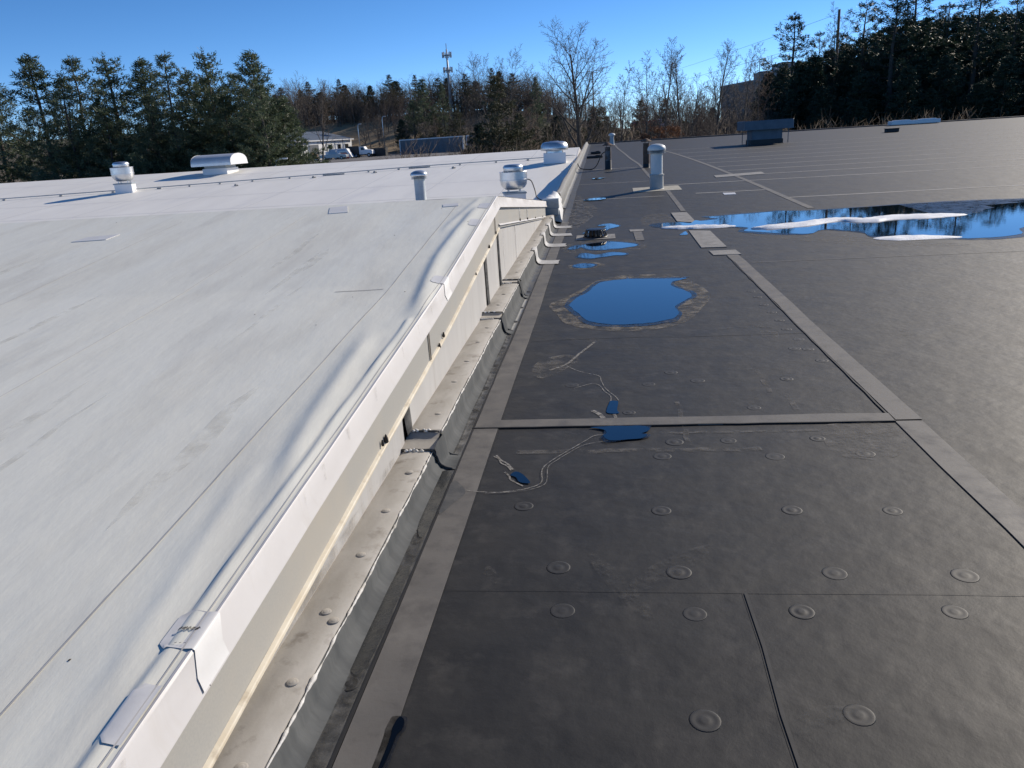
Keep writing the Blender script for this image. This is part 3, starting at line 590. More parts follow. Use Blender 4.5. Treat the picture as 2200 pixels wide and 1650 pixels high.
# clips and lumps of brown sealant under the drip edge
for (y, dzz, s) in ((3.28, -.30, 1.0), (4.60, -.31, .8), (4.75, -.29, .8), (7.05, -.30, .8), (6.2, -.305, .6), (7.56, -.29, .8), (9.9, -.265, .8), (10.9, -.265, .8), (12.2, -.265, .6), (13.7, -.265, .6), (3.22, -.285, .7)):
    mb = MB(); mb.lathe([(.006, 0), (.012 * s, .008), (.010 * s, .026 * s), (.004, .042 * s), (0, .046 * s)], (-1.048, y, zt(y) + dzz - .02), 8); mb.build('sealant_lump', M['grime'], WB, smooth=True)
for y in (4.352, 7.555, 9.904, 10.904):
    mb = MB(); mb.loft([[(-1.052, y - .012 + wob(z, 40, .004), zt(y) + z), (-1.046, y, zt(y) + z), (-1.052, y + .012, zt(y) + z)] for z in np.linspace(-.31, -.112, 8)]); mb.build('panel_joint', M['sealant'] if y > 8 else mat('brown_joint', (.25, .21, .16), (.10, .085, .07), scale=30, rough=.8), WB)
# cover patches folded over the fascia
def foldpatch(y0, y1, xin, drop, name='cover_patch'):
    prof = [(xin, .0), (xin + .012, .0), (-1.075, .0), (-1.052, .0022), (-1.0445, -.003), (-1.040, -.070), (-1.0232, -.104)]
    if drop < .1: prof = prof[:3] + [(-1.062, .0015)]
    rows = []; n = 8
    for j in range(n + 1):
        t = j / n; y = y0 + (y1 - y0) * t; ins = .02 * (1 - math.sqrt(max(0, 1 - (2 * t - 1) ** 8)))
        row = []
        for i, (x, z) in enumerate(prof):
            if i < 2: x += ins
            b_ = bulge(x, y) if x < -1.052 else 0
            yy = y + (-.035 if i >= 4 else 0) * (-z / .12)
            row.append((x, yy, zt(yy) + z + b_ + .0028))
        rows.append(row)
    mb = MB(); mb.loft(rows); return mb.build(name, M['fasciatop'], WB, smooth=True)
foldpatch(1.515, 1.655, -1.150, .126)
foldpatch(1.22, 1.392, -1.125, .01)
foldpatch(4.895, 5.06, -1.14, .126)
foldpatch(6.55, 6.78, -1.15, .01)
foldpatch(7.25, 7.5, -1.17, .01)
# illegible marker scrawl on the near cover patch
r2 = random.Random(5); mb = MB()
x, y = -1.118, 1.578
for k in range(5):
    P = []
    for q in range(9):
        P.append((x + .0045 * math.cos(q * 1.9 + k) + .0012 * q * .5, y + .0055 * math.sin(q * 2.3 + k) + .0006 * q))
    Q = catmull(P, 3, False)
    mb.tube([(a, b2, zt(b2) + bulge(a, b2) + .0040) for a, b2 in Q], .00055, 4); x += .0105; y += .002
for k in range(3):
    mb.tube([(-1.105 + .012 * k, 1.528, zt(1.528) + .0040 + bulge(-1.1, 1.53)), (-1.100 + .012 * k, 1.531, zt(1.531) + .0040 + bulge(-1.1, 1.53))], .0006, 4)
mb.build('marker_scrawl', M['grime'], WB)
# lap lines of the white membrane
def wline(name, pts, wd, material, lift=.0025):
    mb = MB(); rows = []
    for i, p in enumerate(pts):
        a = Vector(pts[max(i - 1, 0)]); b2 = Vector(pts[min(i + 1, len(pts) - 1)]); t = (b2 - a).normalized(); nr = Vector((t.y, -t.x)) * wd / 2
        for_row = []
        for s in (-1, 1):
            q = Vector(p) + nr * s; for_row.append((q.x, q.y, zt(q.y) + (bulge(q.x, q.y) if q.y < 7.85 else 0) + lift))
        rows.append(for_row)
    mb.loft(rows); return mb.build(name, material, WB)
wline('lap_seam', [(-1.405 + wob(y, 1, .006), y) for y in np.arange(.2, 7.6, .08)], .006, M['seamw'])
wline('lap_seam', [(-1.075 + wob(y, 1.5, .004), y) for y in np.arange(.4, 7.8, .06)], .004, M['seamw'], .003)
wline('lap_seam', [(-2.9 + wob(y, 1, .01), y) for y in np.arange(.2, 7.6, .2)], .006, M['faintw'])
wline('lap_seam', [(-4.2 + wob(y, 1, .006), y) for y in np.arange(.2, 7.6, .2)], .008, M['faintw'])
wline('lap_seam', [(-1.76 + .02 * k, 4.81 + .002 * k) for k in range(17)], .010, M['seamw'])
for P in ([(-2.755, 7.70), (-2.58, 7.74), (-2.48, 7.42), (-2.67, 7.40)], [(-4.9, 6.9), (-4.6, 6.95), (-4.62, 6.75), (-4.95, 6.72)], [(-1.55, 7.55), (-1.40, 7.57), (-1.38, 7.45), (-1.53, 7.43)]):
    mb = MB(); mb.prism(P, .001, .005, lambda x, y: zt(y)); mb.build('membrane_patch', M['fasciatop'], WB)
for x in (-3.4, -6.2, -9.2, -12.3, -15.5, -18.7, -21.8, -25):
    wline('lap_seam', [(x + wob(y, .5, .02) + (y - 22) * .02, y) for y in np.arange(22.2, 39, 1.2)], .035, mat('far_lap', (.63, .625, .61), (.70, .69, .68), scale=2, rough=.7))
wline('lap_seam', [(x, 29.0 + wob(x, .4, .05)) for x in np.arange(-34, -1.2, 1.5)], .05, bpy.data.materials['far_lap'])
wline('lap_seam', [(x, 25.6 + wob(x, .4, .05)) for x in np.arange(-34, -1.2, 1.5)], .05, bpy.data.materials['far_lap'])
wline('lap_seam', [(x, 36.4 + wob(x, .4, .05)) for x in np.arange(-34, -1.2, 1.5)], .05, bpy.data.materials['far_lap'])
r6 = random.Random(21)
for k in range(16):
    x = -1.5 - r6.uniform(0, 4.5); y0 = r6.uniform(1.6, 6.2); l = r6.uniform(.5, 1.6); wd = r6.uniform(.02, .10)
    mb = MB(); mb.loft([[(x + wob(y, 2 + k, .03) - wd / 2 * math.sin(math.pi * t), y, zt(y) + bulge(x, y) + .0022), (x + wob(y, 2 + k, .03) + wd / 2 * math.sin(math.pi * t), y, zt(y) + bulge(x, y) + .0022)] for t, y in ((q / 8, y0 + l * q / 8) for q in range(9))]); mb.build('dirt_run', M['dirtroof'], WB)
# dirt specks and small debris on the near white roof
mb = MB(); r3 = random.Random(3)
for k in range(24):
    x = -1.1 - 5 * r3.random() ** 1.6; y = r3.uniform(1.2, 7.6); s = r3.uniform(.0015, .004) * (1 + y * .12)
    z = zt(y) + bulge(x, y) + .0012; P = [(x + s * r3.uniform(.5, 1.4) * math.cos(a), y + 1.4 * s * r3.uniform(.4, 1.2) * math.sin(a)) for a in np.linspace(0, 2 * math.pi, 6)[:-1]]
    mb.add([(px, py, z) for px, py in P] + [(x, y, z + s * .5)], [(i, (i + 1) % 5, 5) for i in range(5)])
o = mb.build('dirt_specks', M['grime'], WB); o['kind'] = 'stuff'
# east fascia above the parapet near the far ridge
strip_y('fascia_band', 33, 46, [(-1.08, .004), (-1.045, .002), (-1.04, -.01), (-1.04, -.26)], M['white'], step=.62)
# far edge trim

# ------------------------------------------------------------------ puddles
def puddle(P, z, label, per=4, amp=.012, seed=0):
    Q = catmull(P, per); r_ = random.Random(seed)
    cx = sum(p[0] for p in Q) / len(Q); cy = sum(p[1] for p in Q) / len(Q)
    Q = [(x + amp * mnoise.noise(Vector((x * 14, y * 5, seed))), y + 2 * amp * mnoise.noise(Vector((x * 14, y * 5, seed + 7)))) for x, y in Q]
    mb = MB(); mb.v = [(x - cx, y - cy, 0) for x, y in Q]; mb.f = [tuple(range(len(Q)))]
    ob = mb.build('puddle', M['water']); ob.location = (cx, cy, z)
    if len(P) > 8:
        R_ = [(cx + (x - cx) * 1.05 + .03 * mnoise.noise(Vector((x * 4, y * 3, seed + 20))) + .015 * (1 if x > cx else -1), cy + (y - cy) * 1.06 + .08 * mnoise.noise(Vector((x * 4, y * 3, seed + 30))) + .02 * (1 if y > cy else -1)) for x, y in Q]
        film('wet_margin', R_[::3], M['wet'], (z - dz(cy)) - .0012, per=3)
    return tag(ob, label, 'puddle', 'rainwater puddles on the dark roof')
puddle([(-.35, 7.57), (-.28, 7.89), (-.18, 8.17), (-.07, 8.62), (.06, 8.76), (.25, 8.83), (.28, 8.92), (.32, 8.82), (.75, 8.75), (.93, 8.74), (.85, 8.64), (.77, 8.58), (.72, 8.4), (.75, 8.23), (.83, 8.06), (.88, 7.86), (.85, 7.68), (.75, 7.48), (.67, 7.29), (.68, 7.05), (.63, 6.87), (.51, 6.74), (.33, 6.67), (.12, 6.66), (-.06, 6.74), (-.18, 6.88), (-.24, 7.14), (-.31, 7.35)], .005, 'big round blue puddle ringed with tan silt in the middle of the dark roof', seed=1)
puddle([(-.51, 11.5), (-.45, 11.68), (-.33, 11.75), (-.21, 11.87), (.02, 12.0), (.16, 11.98), (.37, 11.77), (.5, 11.57), (.45, 11.39), (.34, 11.32), (.24, 11.26), (.1, 11.26), (.01, 11.17), (-.18, 11.25), (-.25, 11.37), (-.33, 11.54), (-.39, 11.36), (-.48, 11.39)], .005, 'long puddle right in front of the black roof drain', seed=2)
puddle([(-.36, 10.66), (-.31, 10.92), (-.23, 10.94), (-.1, 10.76), (.03, 10.86), (.11, 10.92), (.26, 10.83), (.32, 10.71), (.27, 10.61), (.14, 10.62), (.03, 10.55), (-.1, 10.49), (-.19, 10.45), (-.3, 10.56)], .005, 'narrow wavy puddle, second in front of the roof drain', seed=3)
puddle([(-.4, 9.91), (-.33, 10.04), (-.24, 10.06), (-.14, 9.97), (-.11, 9.87), (-.15, 9.77), (-.23, 9.7), (-.31, 9.74), (-.37, 9.83)], .005, 'small oval puddle between the drain puddles and the big round one', seed=4)
puddle([(-.09, 14.15), (0, 14.4), (.13, 14.42), (.22, 14.25), (.3, 13.98), (.21, 13.82), (.12, 13.67), (.05, 13.46), (-.04, 13.32), (-.18, 13.26), (-.33, 13.2), (-.27, 13.45), (-.12, 13.4), (-.02, 13.6), (.03, 13.88), (.05, 14.08), (-.03, 14.13)], .005, 'hook shaped puddle just behind the roof drain', seed=5, amp=.006)
puddle([(-.44, 18.55), (-.29, 19.0), (.01, 19.02), (.11, 18.72), (-.03, 18.5), (-.26, 18.48)], .105, 'thin pale puddle at the end of the tall vent pipe shadow', seed=6)
puddle([(-.3, 24.73), (-.18, 25.03), (.1, 25.02), (.02, 24.69), (-.17, 24.56)], .232, 'tiny far puddle in front of the rusty pipes', seed=7)
puddle([(1.04, 14.0), (1.32, 14.14), (1.46, 13.95), (1.53, 13.9), (1.65, 14.26), (1.74, 14.15), (1.88, 14.17), (2.02, 14.28), (2.06, 14.4), (1.95, 14.68), (2.39, 14.82), (3.0, 14.98), (3.38, 15.06), (3.8, 14.9), (4.42, 14.95), (5.38, 15.1), (6.3, 15.15), (7.4, 15.05), (8.6, 14.9), (9.6, 14.5), (9.1, 14.2), (8.2, 14.15), (8.8, 13.7), (8.0, 13.3), (7.1, 13.4), (7.3, 12.8), (6.5, 12.3), (6.7, 11.8), (5.8, 11.5), (5.5, 10.9), (4.9, 10.7), (4.41, 10.93), (4.03, 11.24), (3.75, 11.35), (3.77, 11.79), (3.65, 11.97), (3.38, 12.28), (3.1, 11.91), (2.95, 11.88), (2.61, 12.1), (2.41, 12.31), (2.21, 12.53), (2.34, 12.85), (2.22, 13.05), (1.93, 13.16), (1.41, 13.45), (1.03, 13.45)], .0055, 'widest puddle, crossed by snow, at the right side of the dark roof', seed=8)
puddle([(1.2, 12.42), (1.3, 12.74), (1.34, 12.79), (1.33, 12.44), (1.26, 12.38)], .005, 'little triangular puddle beside the pale seam patch', seed=9, amp=.004)
puddle([(.02, 4.64), (.06, 4.64), (.07, 4.61), (.06, 4.47), (.07, 4.41), (0, 4.42), (0, 4.5), (.01, 4.58)], .004, 'small square dark blue puddle above the near cross seam', seed=10, amp=.003)
puddle([(-.1, 4.175), (.04, 4.19), (.13, 4.19), (.21, 4.18), (.24, 4.14), (.22, 4.1), (.19, 4.07), (.22, 4.05), (.19, 4.0), (.12, 3.98), (.05, 3.97), (0, 3.98), (-.03, 4.04), (-.01, 4.08), (-.02, 4.13), (-.05, 4.15)], .0085, 'dark blue puddle lying against the near side of the cross seam', seed=11, amp=.004)
puddle([(-.5, 3.54), (-.48, 3.58), (-.45, 3.56), (-.42, 3.51), (-.39, 3.44), (-.42, 3.44), (-.45, 3.46), (-.47, 3.51)], .0055, 'small slanted dark puddle near the pale seam tape', seed=12, amp=.004)
puddle([(-.648, 1.82), (-.635, 1.82), (-.625, 1.8), (-.625, 1.77), (-.635, 1.75), (-.638, 1.69), (-.645, 1.62), (-.655, 1.62), (-.652, 1.7), (-.652, 1.75), (-.655, 1.78)], .0062, 'dark water drop at the tape edge nearest the camera', seed=13, amp=.002).data.materials[0] = M['waterdark']

# ------------------------------------------------------------------ snow
def snow_band(U, Lw, h, label, n=60, seed=0):
    cu = catmull(U, 6, False); cl = catmull(Lw, 6, False); k = min(len(cu), len(cl)); rows = []; r_ = random.Random(seed)
    for i in range(k):
        a, b2 = Vector(cl[i]), Vector(cu[i]); e = (min(1, i / 7) * min(1, (k - 1 - i) / 7)) ** .5; mid_ = (a + b2) / 2; w_ = max(.04, e) * (1 + .15 * mnoise.noise(Vector((i * .31, seed * 3.3, 0)))); a = mid_ + (a - mid_) * w_; b2 = mid_ + (b2 - mid_) * w_; row = []
        for j in range(9):
            t = j / 8; p = a.lerp(b2, t); hh = h * e * (max(0, 1 - (2 * t - 1) ** 2) ** .5) * (1 + .5 * mnoise.noise(Vector((p.x * 6, p.y * 6, seed))) + .25 * mnoise.noise(Vector((p.x * 22, p.y * 22, seed))))
            q = .02 * mnoise.noise(Vector((p.x * 9, p.y * 9, seed + 3)))
            row.append((p.x + q, p.y + q, max(.0005, hh)))
        rows.append(row)
    o = rows[len(rows) // 2][4]; mb = MB(); mb.loft([[(x - o[0], y - o[1], z) for x, y, z in r] for r in rows]); ob = mb.build('snow_bank', M['snow'], smooth=True); ob.location = (o[0], o[1], .004)
    return tag(ob, label, 'snow', 'melting snow on the dark roof')
S1u = [(.97, 13.50), (1.2, 13.50), (1.57, 13.42), (1.93, 13.36), (2.2, 13.24)]; S1l = [(.97, 13.22), (1.2, 13.12), (1.57, 13.06), (1.93, 13.02), (2.18, 13.1)]
snow_band(S1u, S1l, .034, 'short straight ridge of white snow crossing the pale seam', seed=1)
snow_band([(2.34, 12.77), (2.61, 12.97), (3.01, 13.16), (3.4, 13.3), (3.63, 13.5), (3.91, 13.53), (4.21, 13.36), (4.51, 13.44), (4.82, 13.53), (5.42, 13.51), (5.89, 13.38)], [(2.35, 12.7), (2.54, 12.6), (2.89, 12.62), (3.26, 12.77), (3.47, 12.91), (3.82, 13.15), (4.05, 12.9), (4.32, 12.85), (4.65, 13.02), (5.2, 12.96), (5.73, 13.01)], .034, 'long curving ridge of white snow lying in the widest puddle', seed=2)
snow_band([(3.70, 11.28), (4.03, 11.24), (4.37, 11.18), (4.8, 11.0)], [(3.67, 10.86), (3.88, 10.81), (4.24, 10.77), (4.7, 10.7)], .02, 'flat patch of snow at the near right shore of the widest puddle', seed=3)

# ------------------------------------------------------------------ roof drain
rd = empty('roof_drain', (-.12, 12.62, 0), 0, 'black ribbed dome strainer of the roof drain on a square grey pad', 'roof drain')
mb = MB(); mb.box((0, 0, .006), (.63, .56, .006)); mb.build('drain_pad', M['tape2'], rd)
mb = MB(); mb.lathe([(.20, .009), (.205, .02), (.18, .028), (.165, .03)], n=28); mb.build('clamp_ring', M['black'], rd, smooth=True)
mb = MB(); mb.lathe([(.150, .118), (.152, .130), (.120, .138), (.05, .140), (0, .140)], n=28); mb.lathe([(.10, .01), (.095, .118)], n=20); mb.build('dome_top', M['black'], rd, smooth=True, angle=40)
for k in range(20):
    a = 2 * math.pi * k / 20; c, s_ = math.cos(a), math.sin(a)
    mb = MB(); mb.tube([(.180 * c, .180 * s_, .018), (.170 * c, .170 * s_, .07), (.155 * c, .155 * s_, .112), (.140 * c, .140 * s_, .130)], .0105, 6); mb.build('strainer_rib', M['rib'], rd, smooth=True)

# ------------------------------------------------------------------ vents on the dark roof
def ring_prof(r0, z0, r1, z1): return [(r0, z0), (r1, z1)]
vp = empty('vent_pipe', (1.395, 20.43, dz(20.43)), 0, 'tall pale grey vent pipe with domed cap standing on a buff patch', 'vent pipe')
mb = MB(); mb.lathe([(.20, 0), (.175, .02), (.170, .33), (.185, .335), (.187, .365), (.165, .372)], n=28); mb.build('boot_sleeve', M['sleeve'], vp, smooth=True, angle=40)
mb = MB(); mb.lathe([(.150, .36), (.150, .90)], n=28); mb.build('pipe', M['pipe'], vp, smooth=True, angle=40)
cp = MB(); cp.lathe([(.155, .925), (.225, .955), (.232, .985), (.21, 1.04), (.15, 1.085), (.07, 1.105), (0, 1.11)], n=28); cp = cp.build('cap', M['pipe'], vp, smooth=True, angle=50)
for z in (.885, .915, .94):
    mb = MB(); mb.lathe([(.15, z - .006), (.225, z - .003), (.226, z + .004), (.15, z + .008)], n=28); mb.build('louver_ring', M['galvpaint'], cp, smooth=True, angle=40)
def rusty(loc, h, label, m, lower):
    e = empty('flue_pipe', loc, 0, label, 'flue pipe')
    mb = MB(); mb.lathe([(.115, .0), (.112, h * .97)], n=20); mb.build('pipe', m, e, smooth=True, angle=40)
    mb = MB(); mb.lathe([(.135, 0), (.122, .02), (.119, lower), (.113, lower + .01)], n=20); mb.build('tar_boot', M['tar'], e, smooth=True, angle=40)
    mb = MB()
    for k in range(3):
        a = k * 2.1; mb.box((.09 * math.cos(a), .09 * math.sin(a), h + .005), (.015, .015, .09))
    mb.build('cap_bracket', M['rust'], e)
    mb = MB(); mb.lathe([(.195, h + .025), (.20, h + .035), (.10, h + .095), (.02, h + .14), (0, h + .142)], n=20); mb.lathe([(.0, h + .028), (.19, h + .024)], n=20); mb.build('conical_cap', M['rust'], e, smooth=True, angle=40)
    return e
rusty((.25, 29.0, dz(29)), .80, 'thin flue pipe with rusty cone cap and black cable beside the parapet', M['rust2'], .30)
rusty((1.6, 28.76, dz(28.76)), .86, 'dark rusty flue pipe right behind the tall pale vent pipe', M['rust'], .12)
v3 = empty('vent_pipe', (.72, 52.2, dz(52.2)), 0, 'small far vent pipe with whitish cap at the end of the dark roof', 'vent pipe')
mb = MB(); mb.lathe([(.17, 0), (.15, .05), (.145, .30), (.125, .31), (.125, .58)], n=18); mb.build('pipe', M['galvpaint'], v3, smooth=True, angle=40)
mb = MB(); mb.lathe([(.13, .57), (.21, .58), (.215, .63), (.15, .71), (0, .74)], n=18); mb.build('cap', M['pipe'], v3, smooth=True, angle=40)
# hooded box vent
bv = empty('box_vent', (8.15, 41.4, dz(41.4)), .05, 'hooded galvanised box vent, blue shade in its colour, standing alone on the far dark roof', 'roof vent')
mb = MB(); mb.box((0, 0, .10), (1.56, 1.10, .22)); mb.build('curb', M['blacksteel'], bv)
mb = MB(); mb.box((0, 0, .45), (1.48, 1.02, .54)); mb.box((0, -.515, .45), (1.40, .012, .46)); mb.build('neck', M['boxshade'], bv)
hd = MB(); hd.box((0, 0, .90), (2.36, 1.72, .42), bev=.02); hd = hd.build('hood', M['boxshade'], bv)
mb = MB()
for x in (-1.19, 1.19): mb.box((x, 0, .70), (.03, 1.74, .04))
for y in (-.87, .87): mb.box((0, y, .70), (2.40, .03, .04))
mb.build('hood_flange', M['boxshade'], hd)
mb = MB()
for x in (-.95, 1.0):
    for y in (-.6, .6): mb.box((x, y, .35), (.03, .03, .70))
mb.build('support_leg', M['boxshade'], bv)
# little things on the far dark roof
for (x, y, s, lab) in ((-.27, 41.3, (.5, .35, .12), 'small black block on the roof beyond the rusty pipes'), (-.3, 37.3, (.75, .12, .10), 'thin dark strip of scrap lying nearer than the small black block')):
    o = MB().box((0, 0, s[2] / 2), s, .1, bev=.02).box((s[0] * .2, 0, s[2] + .01), (s[0] * .3, s[1] * .8, .03)).build('scrap_block', M['blacksteel']); o.location = (x, y, dz(y) + .003); tag(o, lab, 'scrap')
o = MB().box((0, 0, .09), (.62, .45, .18), bev=.02).box((0, 0, .19), (.66, .49, .03)).build('junction_box', M['blacksteel']); o.location = (15.6, 45.4, dz(45.4) + .003); tag(o, 'low black box on the dark roof at the far right', 'box')
o = MB().box((0, 0, .14), (3.0, .8, .26), bev=.03).box((-.8, 0, .29), (.9, .6, .05)).box((.8, 0, .29), (.9, .6, .05)).box((0, -.42, .08), (2.8, .03, .06)).build('skylight_curb', M['paintw']); o.location = (20.3, 55.2, dz(55.2) + .003); tag(o, 'long low white box on the far edge of the dark roof at right', 'skylight')
ccur = catmull([(.15, 29.05, dz(29) + .62), (.02, 29.1, dz(29) + .52), (-.15, 29.2, dz(29) + .18), (-.3, 29.2, dz(29) + .04), (-.55, 29.3, dz(29) + .03), (-.78, 29.6, dz(29.6) + .06), (-.90, 30.2, dz(30) + .20), (-1.06, 30.9, dz(31) + .24)], 5, False)
o = MB().tube([(p[0] - .15, p[1] - 29.05, p[2] - dz(29)) for p in ccur], .018, 6).build('black_cable', M['cable'], smooth=True); o.location = (.15, 29.05, dz(29)); tag(o, 'black cable drooping from the thin flue pipe to the parapet', 'cable')

# ------------------------------------------------------------------ vents on the white roof
def fan(loc, s, label, rz=0, ch=.30):
    e = empty('exhaust_fan', loc, rz, label, 'exhaust fan', 'spun aluminium upblast fans')
    mb = MB(); mb.box((0, 0, ch / 2 - .05), (.62 * s, .62 * s, ch + .10)); mb.build('curb', M['paintw'], e)
    mb = MB(); mb.box((0, 0, ch + .025), (.68 * s, .68 * s, .05), bev=.01); mb.build('curb_cap', M['galvpaint'], e)
    z = ch + .05
    for k in range(4):
        a = math.pi / 4 + k * math.pi / 2; mb = MB(); mb.box((.24 * s * math.cos(a), .24 * s * math.sin(a), z + .06 * s), (.03, .03, .14 * s)); mb.build('support_leg', M['alum'], e)
    z += .07 * s
    mb = MB(); mb.lathe([(.22 * s, z + .0), (.27 * s, z + .015 * s), (.335 * s, z + .06 * s), (.385 * s, z + .14 * s), (.40 * s, z + .24 * s), (.402 * s, z + .27 * s)], n=40); mb.build('bowl', M['alum'], e, smooth=True, angle=60)
    mb = MB(); mb.lathe([(.402 * s, z + .262 * s), (.418 * s, z + .266 * s), (.418 * s, z + .284 * s), (.402 * s, z + .288 * s)], n=40); mb.build('rolled_bead', M['alum'], e, smooth=True, angle=40)
    mb = MB(); mb.lathe([(.403 * s, z + .285 * s), (.408 * s, z + .50 * s), (.416 * s, z + .506 * s), (.412 * s, z + .512 * s), (.396 * s, z + .505 * s), (.39 * s, z + .30 * s), (.20 * s, z + .28 * s)], n=40); mb.build('wind_band', M['alum'], e, smooth=True, angle=40)
    mb = MB(); mb.lathe([(.27 * s, z + .44 * s), (.285 * s, z + .46 * s), (.285 * s, z + .60 * s), (.295 * s, z + .605 * s), (.295 * s, z + .63 * s), (.285 * s, z + .66 * s), (.25 * s, z + .70 * s), (.16 * s, z + .715 * s), (0, z + .72 * s)], n=36); mb.build('motor_cover', M['alum'], e, smooth=True, angle=60)
    return e
fan((-2.585, 23.2, zt(23.2)), 1.0, 'spun aluminium upblast fan rising behind the near white ridge', .2, .34)
fan((-20.45, 32.0, zt(32.0)), 1.12, 'spun aluminium upblast fan at the far left of the white roof', .3, .34)
wc = catmull([(-2.18, 23.15, .42), (-2.05, 23.1, .36), (-1.95, 23.0, .10), (-1.88, 22.8, -.10), (-1.7, 22.6, -.18)], 6, False)
o = MB().tube([(p[0] + 2.18, p[1] - 23.15, p[2] - .42) for p in wc], .016, 6).build('power_cable', M['cable'], smooth=True); o.location = (-2.18, 23.15, .42); tag(o, 'dark cable curving down from the nearer aluminium fan', 'cable')
pw = empty('vent_pipe', (-5.68, 24.3, zt(24.3)), 0, 'grey vent pipe with wide domed cap rising behind the near white ridge', 'vent pipe')
mb = MB(); mb.lathe([(.20, 0), (.175, .04), (.172, .78), (.16, .86)], n=28); mb.build('pipe', M['galvpaint'], pw, smooth=True, angle=40)
cpw = MB(); cpw.lathe([(.20, .875), (.265, .88), (.275, .92), (.24, .98), (.15, 1.025), (.07, 1.04), (0, 1.044)], n=28); cpw = cpw.build('cap', M['galv'], pw, smooth=True, angle=50)
for z in (.79, .82, .85):
    mb = MB(); mb.lathe([(.165, z - .008), (.255, z - .005), (.257, z + .004), (.165, z + .010)], n=28); mb.build('louver_ring', M['galvpaint'], cpw, smooth=True, angle=40)
dm = empty('dome_ventilator', (-1.93, 33.4, zt(33.4)), .05, 'wide mushroom dome ventilator on a white curb beside the parapet', 'ventilator')
mb = MB(); mb.box((0, 0, .19), (.92, .92, .42)); mb.build('curb', M['paintw'], dm)
mb = MB(); mb.lathe([(.36, .40), (.35, .52), (.42, .53), (.42, .56)], n=32); mb.build('throat', M['alum'], dm, smooth=True, angle=40)
mb = MB(); mb.lathe([(.44, .50), (.555, .50), (.575, .53), (.575, .61), (.55, .72), (.48, .81), (.36, .845), (.20, .85), (.18, .87), (.08, .875), (0, .876)], n=40); mb.build('dome', M['galv'], dm, smooth=True, angle=60)
br = empty('barrel_vent', (-18.75, 37.5, zt(37.5)), 0, 'white half barrel hood vent on a square neck at the far left ridge', 'roof vent')
mb = MB(); mb.box((0, 0, .10), (1.25, 1.25, .28)); mb.build('curb', M['paintw'], br)
mb = MB(); mb.box((0, 0, .34), (1.10, 1.10, .36)); mb.build('neck', M['galvpaint'], br)
prof = [(-.92, .38), (-.92, .50)] + [(-.92 * math.cos(a), .50 + .40 * math.sin(a) ** .8) for a in np.linspace(.12, math.pi - .12, 14)] + [(.92, .50), (.96, .38)]
mb = MB(); mb.loft([[(x, y, z) for y, z in prof] for x in (-1.0, 0, 1.0)]); hood = mb.build('barrel_hood', M['hood'], br, smooth=True, angle=50)
for x in (-1.003, 1.003):
    mb = MB(); mb.add([(x, y * 1.005, z + .004) for y, z in prof] , [tuple(range(len(prof)))]); mb.add([(x * 1.02, y * 1.012, z + .006) for y, z in prof], [tuple(range(len(prof)))]); mb.build('end_plate', M['paintw'], hood)
mb = MB(); mb.box((0, -.93, .435), (2.02, .02, .12)); mb.build('rain_lip', M['galv'], hood)
# conduit across the far white roof
cd = empty('conduit', (-11.5, 33.7, zt(33.7)), 0, 'thin grey conduit run crossing the far white roof on small blocks', 'conduit')
cp_ = [(-30, 31.2), (-20.0, 32.35), (-16.05, 33.0), (-11.63, 33.75), (-7.96, 34.5), (-2.57, 34.9), (-1.1, 35.2)]
def cy_(x): return float(np.interp(x, [p[0] for p in cp_], [p[1] for p in cp_]))
mb = MB(); mb.tube([(x + 11.5, cy_(x) - 33.7, zt(cy_(x)) - zt(33.7) + .075) for x in np.linspace(-30, -1.1, 60)], .022, 6); mb.build('pipe_run', M['galvpaint'], cd, smooth=True)
for k, (x, l) in enumerate([(-28.5, .3), (-26, .3), (-23.5, .3), (-21.2, .3), (-19.2, .45), (-17.9, .2), (-16.6, .2), (-15.2, .2), (-13.6, .2), (-11.7, .95), (-10.2, .2), (-8.9, .25), (-8.0, .95), (-6.2, .2), (-4.6, .2), (-3.2, .25)]):
    mb = MB(); mb.box((x + 11.5, cy_(x) - 33.7, zt(cy_(x)) - zt(33.7) + .025), (l if l > .5 else l * .4, .08, .045), .15, bev=.008); mb.build('support_block', M['blockd'], cd)
# loose pebbles and scraps on the far white roof
r4 = random.Random(8)
for k, (x, y) in enumerate([(-15.4, 31.9), (-9.8, 33.6), (-6.3, 33.5), (-12.4, 33.1), (-3.0, 29.0)]):
    o = MB().lathe([(.05, 0), (.075, .02), (.06, .06), (.02, .085), (0, .09)], n=9).box((.06, .02, .03), (.07, .05, .05), .4).build('stone', M['blockd'], smooth=True); o.location = (x, y, zt(y)); tag(o, ('leftmost loose stone on the far white roof, in front of the barrel vent', 'loose stone on the far white roof just short of the right long sleeper block', 'loose stone on the far white roof midway between grey vent pipe and dome ventilator', 'loose stone on the far white roof left of the long sleeper blocks', 'loose stone nearest the parapet shadow on the far white roof')[k], 'stone', 'loose stones on the far white roof')

